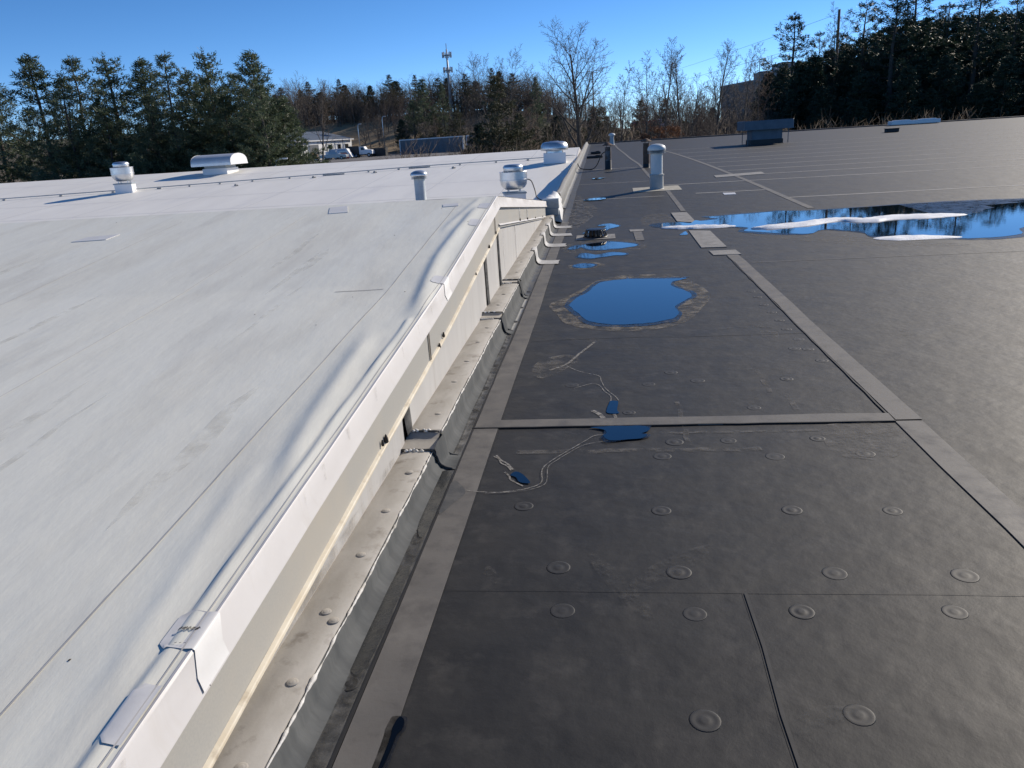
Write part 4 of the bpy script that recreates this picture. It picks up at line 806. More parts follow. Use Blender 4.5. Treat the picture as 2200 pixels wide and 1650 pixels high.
# ------------------------------------------------------------------ trees
def grow_bare(seed, H, spread=.42, n1=14, n2=8, n3=6, n4=5, base=.22, vase=.6, trunk_r=None, lean=0.0, fork=False, cheap=False):
    """returns (wood verts, wood tris, twig verts, twig tris) at unit placement"""
    r_ = random.Random(seed); WV, WF, TV, TF = [], [], [], []
    trunk_r = trunk_r or H * .014
    def tube3(V, F, pts, rad, n):
        ref = Vector((.3, .9, .2)); b0 = len(V); k = len(pts)
        for i, p in enumerate(pts):
            t = (pts[min(i + 1, k - 1)] - pts[max(i - 1, 0)]).normalized(); u = (ref - t * ref.dot(t)); u.normalize(); w_ = t.cross(u)
            for j in range(n):
                a = 2 * math.pi * j / n; q = p + (u * math.cos(a) + w_ * math.sin(a)) * rad[i]; V.append((q.x, q.y, q.z))
        for i in range(k - 1):
            for j in range(n):
                a = b0 + i * n + j; b = b0 + i * n + (j + 1) % n; F.append((a, b, b + n)); F.append((a, b + n, a + n))
    def cone3(V, F, p, q, r):
        t = (q - p); L = t.length
        if L < 1e-5: return
        t /= L; u = Vector((t.y, -t.x, .1)); u = (u - t * u.dot(t)).normalized(); w_ = t.cross(u); b = len(V)
        for a in (0, 2.1, 4.2):
            c = p + (u * math.cos(a) + w_ * math.sin(a)) * r; V.append((c.x, c.y, c.z))
        V.append((q.x, q.y, q.z)); F.extend([(b, b + 1, b + 3), (b + 1, b + 2, b + 3), (b + 2, b, b + 3)])
    def branch(p, d, L, r, depth):
        segs_ = ((7, 5, 4, 3) if not cheap else (6, 4, 2, 1))[depth] if depth < 4 else 1
        if depth >= 4 or (cheap and depth == 3):
            q = p + d * L; cone3(TV, TF, p, q, max(r, .012)); return
        pts = [p.copy()]; dd = d.copy()
        for i in range(segs_):
            j = Vector((r_.uniform(-1, 1), r_.uniform(-1, 1), r_.uniform(-1, 1))) * (.05, .13, .18, .22)[depth]
            dd = (dd + j + Vector((0, 0, (.0, .10, .10, .05)[depth]))).normalized(); pts.append(pts[-1] + dd * L / segs_)
        rads = [r * (1 - .82 * i / segs_) for i in range(segs_ + 1)]
        if depth <= 1: tube3(WV, WF, pts, rads, (7, 5)[depth])
        else: tube3(TV, TF, pts, rads, 3)
        nc = (n1, n2, n3, n4)[depth]
        for c in range(nc):
            lo = base if depth == 0 else .25
            t = lo + (1 - lo) * (c + r_.uniform(.1, .9)) / nc; t = min(t, .99)
            f = t * segs_; i = min(int(f), segs_ - 1); q = pts[i].lerp(pts[i + 1], f - i); tg = (pts[i + 1] - pts[i]).normalized()
            az = c * 2.4 + r_.uniform(-.5, .5); side = Vector((math.cos(az), math.sin(az), 0)); side = (side - tg * side.dot(tg)).normalized()
            ang = (.75, .75, .8, .8)[depth] * r_.uniform(.7, 1.2)
            if depth == 0: ang = vase * r_.uniform(.8, 1.25)
            nd = (tg * math.cos(ang) + side * math.sin(ang)).normalized()
            rr = r * (1 - .82 * t)
            if depth == 0: l = H * spread * (1.15 - .75 * t) * r_.uniform(.75, 1.15)
            else: l = L * (.5, .5, .48, .5)[depth] * r_.uniform(.6, 1.15) * (1.1 - .45 * t)
            branch(q, nd, l, max(rr * (.55, .6, .6, .6)[depth], .014), depth + 1)
    if fork:
        for s in (-1, 1): branch(Vector((s * trunk_r * .4, 0, -.3)), Vector((s * .16, .03 * s, 1)).normalized(), H * r_.uniform(.94, 1.0), trunk_r * .75, 0)
    else: branch(Vector((0, 0, -.3)), Vector((lean, 0, 1)).normalized(), H, trunk_r, 0)
    return WV, WF, TV, TF
TOP = {}
def make_bare(name, arr, bark, twig, loc, label, group=None, rz=0, cat='tree'):
    e = empty(name, loc, rz, label, cat, group)
    WV, WF, TV, TF = arr; TOP[e.name] = sorted(v[2] for v in TV)[-8]
    link_obj('trunk', np_mesh('trunk', WV, WF, bark, True), e); link_obj('crown', np_mesh('crown', TV, TF, twig), e)
    return e

def needle_tufts(cent, dirs, rng, per=9, L=.26, wd=.035, spread=.9):
    n = len(cent); C_ = np.repeat(cent, per, 0); D = np.repeat(dirs, per, 0)
    d = D + rng.normal(0, spread, (n * per, 3)); d /= np.linalg.norm(d, axis=1, keepdims=True) + 1e-9
    s = np.cross(d, rng.normal(0, 1, (n * per, 3))); s /= np.linalg.norm(s, axis=1, keepdims=True) + 1e-9
    l = L * rng.uniform(.6, 1.3, (n * per, 1)); C_ = C_ + rng.normal(0, L * .35, C_.shape)
    V = np.stack([C_ - s * wd, C_ + s * wd, C_ + d * l], 1).reshape(-1, 3); F = np.arange(len(V)).reshape(-1, 3)
    return V, F
def grow_pine(seed, H, R, base=.12, whorl=.55, dens=1.0, up=.35, power=.75, per=10, L=.27, wd=.034, irregular=.35, trunk_r=None, inner=.22):
    r_ = random.Random(seed); rng = np.random.default_rng(seed); mb = MB(); tr = trunk_r or H * .016
    P = [(r_.uniform(-.12, .12) * i / 6, r_.uniform(-.12, .12) * i / 6, -.4 + (H + .3) * i / 6) for i in range(7)]
    mb.tube(P, [tr * (1 - .9 * i / 6) for i in range(7)], 7)
    cent, dirs = [], []; z = base * H; lop = r_.uniform(0, 6.28)
    while z < H * .985:
        t = (z / H - base) / (1 - base); prof = (1 - t) ** power * min(1, .45 + 2.2 * t)
        nb = r_.randint(4, 6)
        if r_.random() < irregular * .4: nb = max(2, nb - 2)
        a0 = r_.uniform(0, 6.28)
        for b in range(nb):
            a = a0 + b * 6.283 / nb + r_.uniform(-.3, .3); l = R * prof * r_.uniform(1 - irregular, 1 + irregular * .6) * (1 + .18 * math.cos(a - lop)) + .12
            zz = z + r_.uniform(-.15, .15); o = Vector((P[3][0], P[3][1], zz)); ux, uy = math.cos(a), math.sin(a); pts = []
            m = max(3, int(l / .35))
            for i in range(m + 1):
                q = i / m; pts.append((o.x + ux * l * q, o.y + uy * l * q, zz + l * (up * q * q + .04 * q - .05 * (1 - t) * q)))
            mb.tube(pts[::max(1, m // 3)] if m > 3 else pts, [.035 * (1 - .6 * t)] * len(pts[::max(1, m // 3)] if m > 3 else pts), 3, cap=False)
            for i in range(1, m + 1):
                q = i / m
                if q < inner: continue
                k = max(1, int(round(dens * (2.0 + 2.4 * q * (1.1 - .4 * t)) * (1 - .65 * max(0, t - .55) / .45))))
                wdt = .34 * l * (1 - .75 * q) + .10
                for _ in range(k):
                    off = r_.uniform(-wdt, wdt); cent.append((pts[i][0] - uy * off + r_.uniform(-.1, .1), pts[i][1] + ux * off + r_.uniform(-.1, .1), pts[i][2] + r_.uniform(-.10, .16) - abs(off) * .05)); dirs.append((ux * .6, uy * .6, .75))
        z += whorl * r_.uniform(.7, 1.3) * (1.15 - .3 * t)
    cent.append((P[6][0], P[6][1], H)); dirs.append((0, 0, 1.5))
    V, F = needle_tufts(np.array(cent), np.array(dirs), rng, per, L, wd)
    return mb, V, F
def make_pine(name, g, foliage, loc, label, group=None, rz=0, bark=None):
    e = empty(name, loc, rz, label, 'tree', group); mb, V, F = g
    mb.build('trunk', bark or M['barkdk'], e, smooth=True); link_obj('crown', np_mesh('crown', V, F, foliage), e)
    return e
def place_copy(proto, loc, sc, rz, label, group):
    c = copy_tree(proto); c.location = loc; c.rotation_euler = (0, 0, rz); c.scale = sc; c['label'] = label
    if group: c['group'] = group
    return c
def settle(e, sc): e.scale = sc; return e

# pines left of the far white roof
GP = 'tall pines behind the white roof'
pines = [make_pine('pine_tree', grow_pine(101, 15, 4.3, dens=1.3, whorl=.66, power=.85, irregular=.5, inner=.3, up=.4), M['needle'], (0, 0, 0), '', GP), make_pine('pine_tree', grow_pine(102, 15, 4.0, dens=1.4, up=.5, irregular=.55, whorl=.72, power=.9, inner=.3), M['needle'], (0, 0, 0), '', GP), make_pine('pine_tree', grow_pine(103, 15, 4.6, dens=1.3, whorl=.68, power=.8, irregular=.5, inner=.3), M['needle'], (0, 0, 0), '', GP)]
used = set()
def put(protos, k, x, y, ztop, H0, rz, label, group, fat=1.0):
    p = protos[k]; zb = gz(x, y); s = (ztop - zb) / TOP.get(p.name, H0)
    if id(p) not in used:
        used.add(id(p)); p.location = (x, y, zb); p.scale = (s * fat, s * fat, s); p.rotation_euler = (0, 0, rz); p['label'] = label
        if group: p['group'] = group
        return p
    return place_copy(p, (x, y, zb), (s * fat, s * fat, s), rz, label, group)
hidden = 'tall dark green pine standing in the row beyond the left end of the white roof'
for i, (x, y, zt_, k, fat, lab) in enumerate([(-30.22, 61, 9.43, 0, .95, 'tallest dark pine behind the barrel vent at left'), (-26.08, 60, 8.88, 1, 1.0, 'pointed open pine at the right end of the left pine group'), (-33.14, 60, 9.06, 2, .85, 'broad pine just left of the tallest left pine'),
        (-24.9, 57.8, 6.3, 2, .9, 'shorter bushy pine in front of the white shed'), (-36.73, 63, 9.36, 1, 1.05, hidden), (-39.01, 62, 9.78, 0, 1.1, hidden), (-44.79, 66, 10.1, 2, .95, hidden), (-47.06, 64, 10.46, 1, 1.1, hidden), (-53.17, 66, 9.95, 0, 1.1, hidden), (-35.57, 68, 8.86, 0, 1.1, hidden), (-30.84, 67, 8.0, 2, 1.0, hidden), (-27.5, 64, 6.6, 0, 1.1, hidden), (-42, 60, 8.0, 2, .9, hidden), (-28.6, 59.5, 6.0, 1, 1.25, hidden), (-34.6, 59.5, 6.2, 2, .95, hidden), (-24.9, 61.5, 5.6, 1, 1.35, hidden), (-38.5, 59.4, 5.4, 2, .95, hidden), (-31.6, 63, 7.4, 2, 1.0, hidden)]):
    put(pines, k, x, y, zt_, 15, i * 1.3, lab, GP, fat * 1.38)
# pines at right, against the light
GR = 'pines in front of the concrete building'
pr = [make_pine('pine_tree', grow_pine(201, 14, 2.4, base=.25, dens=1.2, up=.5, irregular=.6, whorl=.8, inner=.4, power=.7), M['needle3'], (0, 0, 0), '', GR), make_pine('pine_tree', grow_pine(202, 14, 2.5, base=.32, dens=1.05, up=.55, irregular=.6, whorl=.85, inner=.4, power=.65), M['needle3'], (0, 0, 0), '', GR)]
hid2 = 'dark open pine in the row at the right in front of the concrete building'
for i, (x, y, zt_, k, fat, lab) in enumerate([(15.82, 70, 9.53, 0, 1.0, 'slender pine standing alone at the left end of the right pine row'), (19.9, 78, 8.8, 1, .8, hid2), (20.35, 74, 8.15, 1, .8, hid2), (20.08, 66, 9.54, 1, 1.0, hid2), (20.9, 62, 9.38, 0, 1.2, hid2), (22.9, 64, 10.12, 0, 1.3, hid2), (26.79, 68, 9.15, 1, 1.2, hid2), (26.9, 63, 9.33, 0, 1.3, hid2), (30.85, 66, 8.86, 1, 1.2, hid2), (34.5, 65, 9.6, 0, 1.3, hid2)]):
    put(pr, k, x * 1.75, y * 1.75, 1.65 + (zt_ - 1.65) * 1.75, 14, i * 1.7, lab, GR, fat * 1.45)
ORD = ['first', 'second', 'third', 'fourth', 'fifth', 'sixth', 'seventh', 'eighth', 'ninth', 'tenth', 'eleventh', 'twelfth', 'thirteenth', 'fourteenth']
for lab, fmt in ((hidden, '%s unremarkable dark pine from the left in the row beyond the white roof'), (hid2, '%s open dark pine from the left in the row before the concrete building')):
    L_ = sorted([o for o in bpy.data.objects if o.get('label') == lab], key=lambda o: o.location.x / o.location.y)
    for i, o in enumerate(L_): o['label'] = fmt % ORD[i]
# dense evergreens and cedars
GC = 'dense evergreens along the edge of the wood'
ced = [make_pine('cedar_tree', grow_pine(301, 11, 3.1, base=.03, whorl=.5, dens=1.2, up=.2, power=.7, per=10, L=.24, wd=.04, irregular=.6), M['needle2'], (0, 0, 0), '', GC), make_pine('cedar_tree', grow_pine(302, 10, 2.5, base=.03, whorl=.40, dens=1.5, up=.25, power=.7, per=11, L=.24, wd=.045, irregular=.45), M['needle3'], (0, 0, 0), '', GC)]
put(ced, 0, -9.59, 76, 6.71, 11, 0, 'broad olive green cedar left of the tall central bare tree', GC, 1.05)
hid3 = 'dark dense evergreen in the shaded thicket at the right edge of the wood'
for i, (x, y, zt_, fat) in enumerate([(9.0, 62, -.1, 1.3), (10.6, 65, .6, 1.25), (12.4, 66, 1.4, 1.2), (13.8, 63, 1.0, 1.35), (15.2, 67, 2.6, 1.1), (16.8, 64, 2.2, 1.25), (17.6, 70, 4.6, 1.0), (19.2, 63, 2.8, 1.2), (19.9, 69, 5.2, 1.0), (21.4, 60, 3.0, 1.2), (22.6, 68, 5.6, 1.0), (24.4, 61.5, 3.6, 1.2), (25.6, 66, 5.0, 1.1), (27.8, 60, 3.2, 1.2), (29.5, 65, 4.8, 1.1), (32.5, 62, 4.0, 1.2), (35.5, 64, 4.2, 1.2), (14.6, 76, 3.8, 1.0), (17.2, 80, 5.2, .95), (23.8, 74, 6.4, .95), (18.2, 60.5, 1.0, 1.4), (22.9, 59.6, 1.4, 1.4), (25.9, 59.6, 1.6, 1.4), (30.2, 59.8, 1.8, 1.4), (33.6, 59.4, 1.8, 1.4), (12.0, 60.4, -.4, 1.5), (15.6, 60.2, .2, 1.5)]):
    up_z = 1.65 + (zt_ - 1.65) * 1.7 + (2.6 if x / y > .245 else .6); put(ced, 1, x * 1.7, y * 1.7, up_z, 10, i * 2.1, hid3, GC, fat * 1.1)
for i, (x, y, zt_, fat, lab) in enumerate([(-8.2, 82, 3.2, 1.3, 'dark evergreen just right of the olive cedar'), (-13.6, 90, 3.6, 1.2, 'dark evergreen just left of the olive cedar'), (-42.5, 205, 8.6, 1.2, 'dark evergreen in the wood above the long trailer'), (-52.0, 208, 8.0, 1.3, 'dark evergreen at the left end above the long trailer'), (-36.5, 205, 9.4, 1.1, 'dark evergreen below the mobile phone mast'), (-5.6, 105, 4.2, 1.2, 'dark evergreen seen left of the tall central trunk'), (.9, 98, 2.6, 1.3, 'dark evergreen behind the far vent pipe')]):
    put(ced, 1 if i % 2 else 0, x, y, zt_, 10.5, i * 1.3, lab, GC, fat)
r5 = random.Random(78)
hid5 = 'dark evergreen among the bare trunks of the far wood on the hill'
for i in range(22):
    q_ = -.43 + .0165 * i + r5.uniform(-.006, .006); y = r5.uniform(244, 276); place_copy(ced[i % 2], (y * q_, y, gz(y * q_, y)), (1.1 + .3 * (i % 3),) * 2 + (r5.uniform(.75, 1.15),), i * 1.7, hid5, GC)
hid6 = 'dark evergreen half hidden in the brown thicket behind the far roof edges'
for i in range(16):
    q_ = -.135 + .018 * i + r5.uniform(-.006, .006); y = r5.uniform(92, 135); place_copy(ced[i % 2], (y * q_, y, gz(y * q_, y)), (.85,) * 2 + (r5.uniform(.5, .85),), i * 1.7, hid6, GC)
for i in range(20):
    q_ = .20 + .017 * i; y = r5.uniform(112, 140); z_ = 1.65 + y * (.052 + .045 * min(1, (q_ - .2) / .15)); put(ced, 1, y * q_, y, z_, 10, i * 1.9, hid3, GC, 1.25)
place_copy(ced[0], (6.9, 62, gz(6.9, 62)), (.42, .42, .42), 1.0, 'small yellow green evergreen bush below the reddish oak', GC)
# evergreens further off
GD = 'distant pines above the wood'
far_p = pines[1]
for i, (x, y, zt_, fat, lab) in enumerate([(-45.3, 207, 17.0, 1.3, 'broad distant pine left of the mobile phone mast'), (-41.6, 214, 16.2, .9, 'narrow distant pine right beside the mobile phone mast'), (-10.83, 140, 11.0, .8, 'thin distant pine left of the tall central bare tree'), (-82.79, 262, 19.8, .9, 'right one of two far pines on the hill crest'), (-87.53, 264, 19.1, .8, 'left one of two far pines on the hill crest'), (-48.5, 208, 12.2, 1.4, 'dark bushy distant pine at the left edge of the brush')]):
    zb = gz(x, y); s = (zt_ - zb) / 15
    place_copy(far_p, (x, y, zb), (s * fat, s * fat, s), i * 1.1, lab, GD)
# bare trees
GB = 'bare winter trees behind the roofs'
A = [grow_bare(11, 16, spread=.50, n1=18, n2=9, n3=7, n4=4, base=.40, vase=.68, trunk_r=.34)]
make_bare('bare_tree', A[0], M['barkdk'], M['twig'], (-1.52, 61, gz(-1.52, 61)), 'tall bare tree with dark trunk at the centre of the skyline', GB)
e = [o for o in bpy.data.objects if o.name == 'bare_tree'][0]; zm = max(v[2] for v in A[0][2]); xm = sorted(abs(v[0]) for v in A[0][2])[int(len(A[0][2]) * .97)]; s = (9.9 - gz(-1.52, 61)) / zm; f_ = 2.8 / (xm * s); e.scale = (s * f_, s * f_, s)
bt = [make_bare('bare_tree', grow_bare(21, 14, spread=.42, n1=14, n2=8, n3=6, n4=5, vase=.5, base=.3), M['bark'], M['twig'], (0, 0, 0), '', GB),
      make_bare('bare_tree', grow_bare(22, 14, spread=.36, n1=16, n2=8, n3=6, n4=5, vase=.42, base=.3), M['bark'], M['twig'], (0, 0, 0), '', GB),
      make_bare('bare_tree', grow_bare(23, 14, spread=.5, n1=12, n2=9, n3=6, n4=4, vase=.75, base=.4, fork=True), M['bark'], M['twig'], (0, 0, 0), '', GB),
      make_bare('bare_tree', grow_bare(24, 14, spread=.34, n1=12, n2=7, n3=6, n4=5, vase=.5, base=.35, trunk_r=.14), M['bark'], M['twigred'], (0, 0, 0), '', GB)]
for i, (x, y, zt_, k, fat, lab) in enumerate([(-11.4, 90, 11.2, 2, .95, 'wide spreading bare tree rising behind the olive cedar'), (5.66, 74, 9.12, 0, 1.0, 'bare tree with reddish lower leaves right of the far vent pipe'), (7.36, 70, 7.97, 1, .9, 'upright bare tree right of the reddish oak'), (11.63, 85, 9.51, 1, 1.05, 'slim egg shaped bare tree standing alone before the concrete building'),
        (16.3, 95, 9.76, 0, .95, 'left one of two bare trees before the concrete building end'), (19.17, 100, 10.2, 3, 1.2, 'right one of two bare trees before the concrete building end'), (-46, 120, 12.87, 2, .8, 'left one of two tall bare trees above the white shed'), (-43.6, 121, 12.0, 1, 1.0, 'right one of two tall bare trees above the white shed'), (36.1, 130, 17.6, 3, 1.1, 'bare tree behind the wooden utility pole'), (1.94, 80, 7.8, 3, 1.1, 'thin bare tree just behind the far vent pipe'), (4.0, 76, 8.4, 3, 1.2, 'thin bare tree left of the reddish oak'), (9.2, 84, 6.6, 0, 1.1, 'low bushy bare tree between the upright and the slim one'), (-6.5, 150, 8.5, 2, 1.0, 'far bare tree seen left of the tall central one')]):
    put(bt, k, x, y, zt_, 14.3, i * 1.9, lab, GB, fat)
hid4 = 'bare tree with grey twigs in the brown wood behind the roofs'
r5 = random.Random(77)
for i in range(46):
    px = r5.uniform(-.28, .13); y = r5.uniform(78, 165)
    if px < -.155: y = r5.uniform(194, 236)
    x = px * y; h = r5.uniform(6, 10) if px < -.155 else r5.uniform(6.5, 11)
    put(bt, r5.choice((0, 1, 2, 3, 3)), x, y, gz(x, y) + h, 14.3, r5.uniform(0, 6), hid4, GB, r5.uniform(.9, 1.25))
for i in range(10):
    px = r5.uniform(.07, .24); y = r5.uniform(75, 120); x = px * y; h = r5.uniform(6, 9)
    put(bt, r5.choice((0, 1, 3)), x, y, gz(x, y) + h, 14.3, r5.uniform(0, 6), hid4, GB, r5.uniform(1.0, 1.4))
# oak that keeps its dead leaves
ok = empty('oak_tree', (5.0, 66, gz(5, 66)), 0, 'low oak with clinging reddish brown leaves at the far roof edge', 'tree')
WV, WF, TV, TF = grow_bare(31, 8.2, spread=.42, n1=12, n2=7, n3=5, n4=3, vase=.8, base=.3)
link_obj('trunk', np_mesh('trunk', WV, WF, M['bark'], True), ok); link_obj('crown', np_mesh('crown', TV, TF, M['twigred']), ok)
rng = np.random.default_rng(5); tip = np.array(TV); tip = tip[(tip[:, 2] > 2.2) & (tip[:, 2] < 6.6)]; tip = tip[rng.choice(len(tip), min(1500, len(tip)), replace=False)]
V, F = needle_tufts(tip, np.zeros_like(tip) + [0, 0, .1], rng, 2, .16, .06, 1.0); o = link_obj('leaves', np_mesh('leaves', V, F, M['deadleaf']), ok); o['kind'] = 'stuff'

# brush and far wood, each one mass nobody could count
def scatter_mesh(name, protos, spots, material, label, cat):
    VV, FF = [], []; b = 0
    for (x, y, z, s, rz, k, sh) in spots:
        V, F = protos[k]; c, sn = math.cos(rz), math.sin(rz); P = np.empty_like(V)
        P[:, 0] = (V[:, 0] * c - V[:, 1] * sn) * s * sh + x; P[:, 1] = (V[:, 0] * sn + V[:, 1] * c) * s * sh + y; P[:, 2] = V[:, 2] * s + z
        VV.append(P); FF.append(F + b); b += len(V)
    o = link_obj(name, np_mesh(name, np.concatenate(VV), np.concatenate(FF), material)); return tag(o, label, cat, kind='stuff')
def simple(seed, H, **k):
    WV, WF, TV, TF = grow_bare(seed, H, **k); V = np.array(list(WV) + list(TV)); F = np.concatenate([np.array(WF), np.array(TF) + len(WV)]); return V, F
far_protos = [simple(41 + i, 14, n1=12, n2=6, n3=6, spread=(.52, .60, .46)[i], vase=(.75, .9, .65)[i], base=.22, trunk_r=.2, cheap=True) for i in range(3)]
spots = []
for i in range(420):
    if i < 40: y = r5.uniform(246, 300); x = y * r5.uniform(-.85, -.45)
    elif i < 330: y = r5.uniform(240, 284); x = y * r5.uniform(-.46, -.05)
    else: y = r5.uniform(170, 300); x = y * r5.uniform(-.06, .30)
    spots.append((x, y, gz(x, y) - .5, r5.uniform(.55, .85) if i < 330 else r5.uniform(.55, .9), r5.uniform(0, 6), i % 3, r5.uniform(1.0, 1.5)))
scatter_mesh('far_wood', far_protos, spots, M['fartwig'], 'far bare wood along the hill crest on the horizon', 'wood')
def brush_proto(seed, n=26, H=3.0, R=1.6):
    r_ = random.Random(seed); V, F = [], []
    for i in range(n):
        a = r_.uniform(0, 6.28); p = Vector((R * .5 * r_.random() * math.cos(a), R * .5 * r_.random() * math.sin(a), -.1)); d = Vector((math.cos(a) * r_.uniform(.05, .5), math.sin(a) * r_.uniform(.05, .5), 1)).normalized(); L = H * r_.uniform(.5, 1.1)
        def cone(p, q, r):
            t = (q - p).normalized(); u = Vector((t.y, -t.x, .1)); u = (u - t * u.dot(t)).normalized(); w_ = t.cross(u); b = len(V)
            for k in (0, 2.1, 4.2):
                c = p + (u * math.cos(k) + w_ * math.sin(k)) * r; V.append((c.x, c.y, c.z))
            V.append((q.x, q.y, q.z)); F.extend([(b, b + 1, b + 3), (b + 1, b + 2, b + 3), (b + 2, b, b + 3)])
        q = p + d * L; cone(p, q, .022)
        for k in range(9):
            t = r_.uniform(.2, .95); m = p.lerp(q, t); dd = (d + Vector((r_.uniform(-1, 1), r_.uniform(-1, 1), r_.uniform(-.2, .6))) * .75).normalized(); e_ = m + dd * L * .34 * r_.uniform(.5, 1.1); cone(m, e_, .012)
            for h in range(3):
                m2 = m.lerp(e_, r_.uniform(.3, .95)); cone(m2, m2 + (dd + Vector((r_.uniform(-1, 1), r_.uniform(-1, 1), r_.uniform(-.3, .6))) * .8).normalized() * L * .15, .008)
    return np.array(V), np.array(F)
spots = []
for i in range(100):
    q_ = r5.uniform(-.30, .16); y = r5.uniform(88, 165)
    if q_ < -.155: y = r5.uniform(196, 238)
    x = y * q_; spots.append((x, y, gz(x, y) - .3, r5.uniform(.40, .62), r5.uniform(0, 6), i % 3, r5.uniform(1.0, 1.6)))
scatter_mesh('thicket', far_protos, spots, M['fartwig'], 'dense brown thicket of young bare trees behind the far roof edges', 'thicket')
bp = [brush_proto(51 + i) for i in range(3)]
spots = []
for i in range(400):
    if i < 170: y = r5.uniform(59.5, 76); x = y * r5.uniform(-.34, .16)
    elif i < 280: y = r5.uniform(76, 150); x = y * r5.uniform(-.30, .22)
    else: y = r5.uniform(244, 262); x = y * r5.uniform(-.46, -.05)
    if x < -.26 * y and y < 150: continue
    if -.265 < x / y < -.155 and y < 190: y = r5.uniform(62, 110); x = y * r5.uniform(-.265, -.155)
    hgt = r5.uniform(1.0, 1.7) if y < 76 else r5.uniform(1.2, 2.2)
    if -.265 < x / y < -.155 and y < 190: hgt = (1.65 - .019 * y - gz(x, y)) / 3.4 * r5.uniform(.8, 1.0) * (1.3 if i % 11 == 0 else 1)
    if 150 < y: hgt = r5.uniform(1.3, 2.4)
    spots.append((x, y, gz(x, y), hgt, r5.uniform(0, 6), i % 3, r5.uniform(.9, 1.5)))
scatter_mesh('undergrowth', bp, spots, M['brush'], 'tangled brown undergrowth beyond the far roof edges', 'undergrowth')
spots = []
for i in range(60):
    y = r5.uniform(58.5, 72); x = y * r5.uniform(.10, .56); spots.append((x, y, gz(x, y), r5.uniform(1.0, 1.9), r5.uniform(0, 6), i % 3, r5.uniform(1, 1.5)))
scatter_mesh('undergrowth', bp, spots, M['brush'], 'shaded undergrowth beneath the pines at the right', 'undergrowth')

# ------------------------------------------------------------------ mast, poles, lamps, wires
mz = gz(-44.3, 240)
mast = empty('phone_mast', (-44.3, 240, mz), 0, 'tall grey mobile phone mast with two antenna tiers above the trees', 'mast')
mb = MB(); mb.tube([(0, 0, 0), (0, 0, 12), (0, 0, 28.0 - mz - 1)], [.48, .36, .20], 10); mb.build('shaft', M['steel'], mast, smooth=True)
for zt2 in (28.0 - mz - 2.7, 28.0 - mz - 6.8):
    mb = MB(); mb.lathe([(1.0, 0), (1.15, .0), (1.15, .18), (1.0, .18)], (0, 0, zt2), 12)
    for k in range(3):
        a = k * 2.094; mb.tube([(0, 0, zt2 + .1), (1.3 * math.cos(a), 1.3 * math.sin(a), zt2 + .1)], .07, 5)
    tier = mb.build('antenna_ring', M['steel'], mast)
    for k in range(9):
        a = k * 2 * math.pi / 9; mb = MB(); mb.box((1.32 * math.cos(a), 1.32 * math.sin(a), zt2 + .2), (.24, .24, 1.6), a, bev=.05); mb.build('antenna_panel', M['galvpaint'], tier)
mb = MB(); mb.tube([(0, 0, 28 - mz - 1.2), (0, 0, 28 - mz + .6)], .1, 5); mb.build('lightning_rod', M['steel'], mast)
uz = gz(33.0, 120)
up_ = empty('utility_pole', (33.0, 120, uz), 0, 'brown wooden utility pole rising among the right pines', 'pole')
mb = MB(); mb.tube([(0, 0, -.2), (0, 0, 15.4 - uz)], [.26, .17], 9); mb.build('pole_shaft', M['wood'], up_, smooth=True)
mb = MB(); mb.box((.1, 0, 15.4 - uz - 3.4), (1.6, .12, .12)); mb.build('cross_arm', M['wood'], up_)
for x in (-.6, .1, .8):
    mb = MB(); mb.lathe([(.05, 0), (.06, .1), (.03, .2), (0, .22)], (x, 0, 15.4 - uz - 3.34), 8); mb.build('insulator', M['galvpaint'], up_, smooth=True)
for k, (z0, z1) in enumerate(((12.6, 11.6), (9.7, 9.6))):
    P = []
    for i in range(25):
        t = i / 24; P.append((-38.0 * t, 170 * t, (z1 - z0) * t - 5 * t * (1 - t) * 4 * .18))
    o = MB().tube(P, .02, 4).build('overhead_wire', M['cable']); o.location = (33.0, 120, z0 + 2.3); tag(o, ('upper' if k == 0 else 'lower') + ' thin overhead wire running left from the wooden utility pole', 'wire')
pz = gz(-1.6, 200); o = empty('utility_pole', (-1.55, 200, pz), 0, 'thin far pole right of the tall central bare tree', 'pole')
MB().tube([(0, 0, -.2), (0, 0, 15.1 - pz)], [.2, .13], 8).build('pole_shaft', M['wood'], o, smooth=True); MB().box((.5, 0, 15.0 - pz), (1.4, .12, .12)).build('cross_arm', M['wood'], o)
def lamp(x, y, ztop, label, arm=1.2, s=1.0):
    g = gz(x, y); e = empty('lamp_post', (x, y, g), 0, label, 'lamp post'); h = ztop - g
    MB().tube([(0, 0, -.1), (0, 0, h * .75), (.06 * arm, 0, h * .9), (.35 * arm, 0, h * .985), (arm, 0, h)], [.09 * s, .07 * s, .06 * s, .05 * s, .045 * s], 8).build('post', M['galv'], e, smooth=True)
    MB().box((arm + .2, 0, h), (.65, .26, .12), bev=.04).build('lamp_head', M['paintw'], e); return e
lamp(-24.3, 57.2, 1.1, 'curved lamp post peeking over the white roof edge in front of the pines', .55)
lamp(-58.34, 190, 6.7, 'dark lamp post in front of the dry grass slope', .4, 1.5)
lamp(-54.88, 200, 8.4, 'lamp post at the top right of the dry grass slope', .5, 1.5)

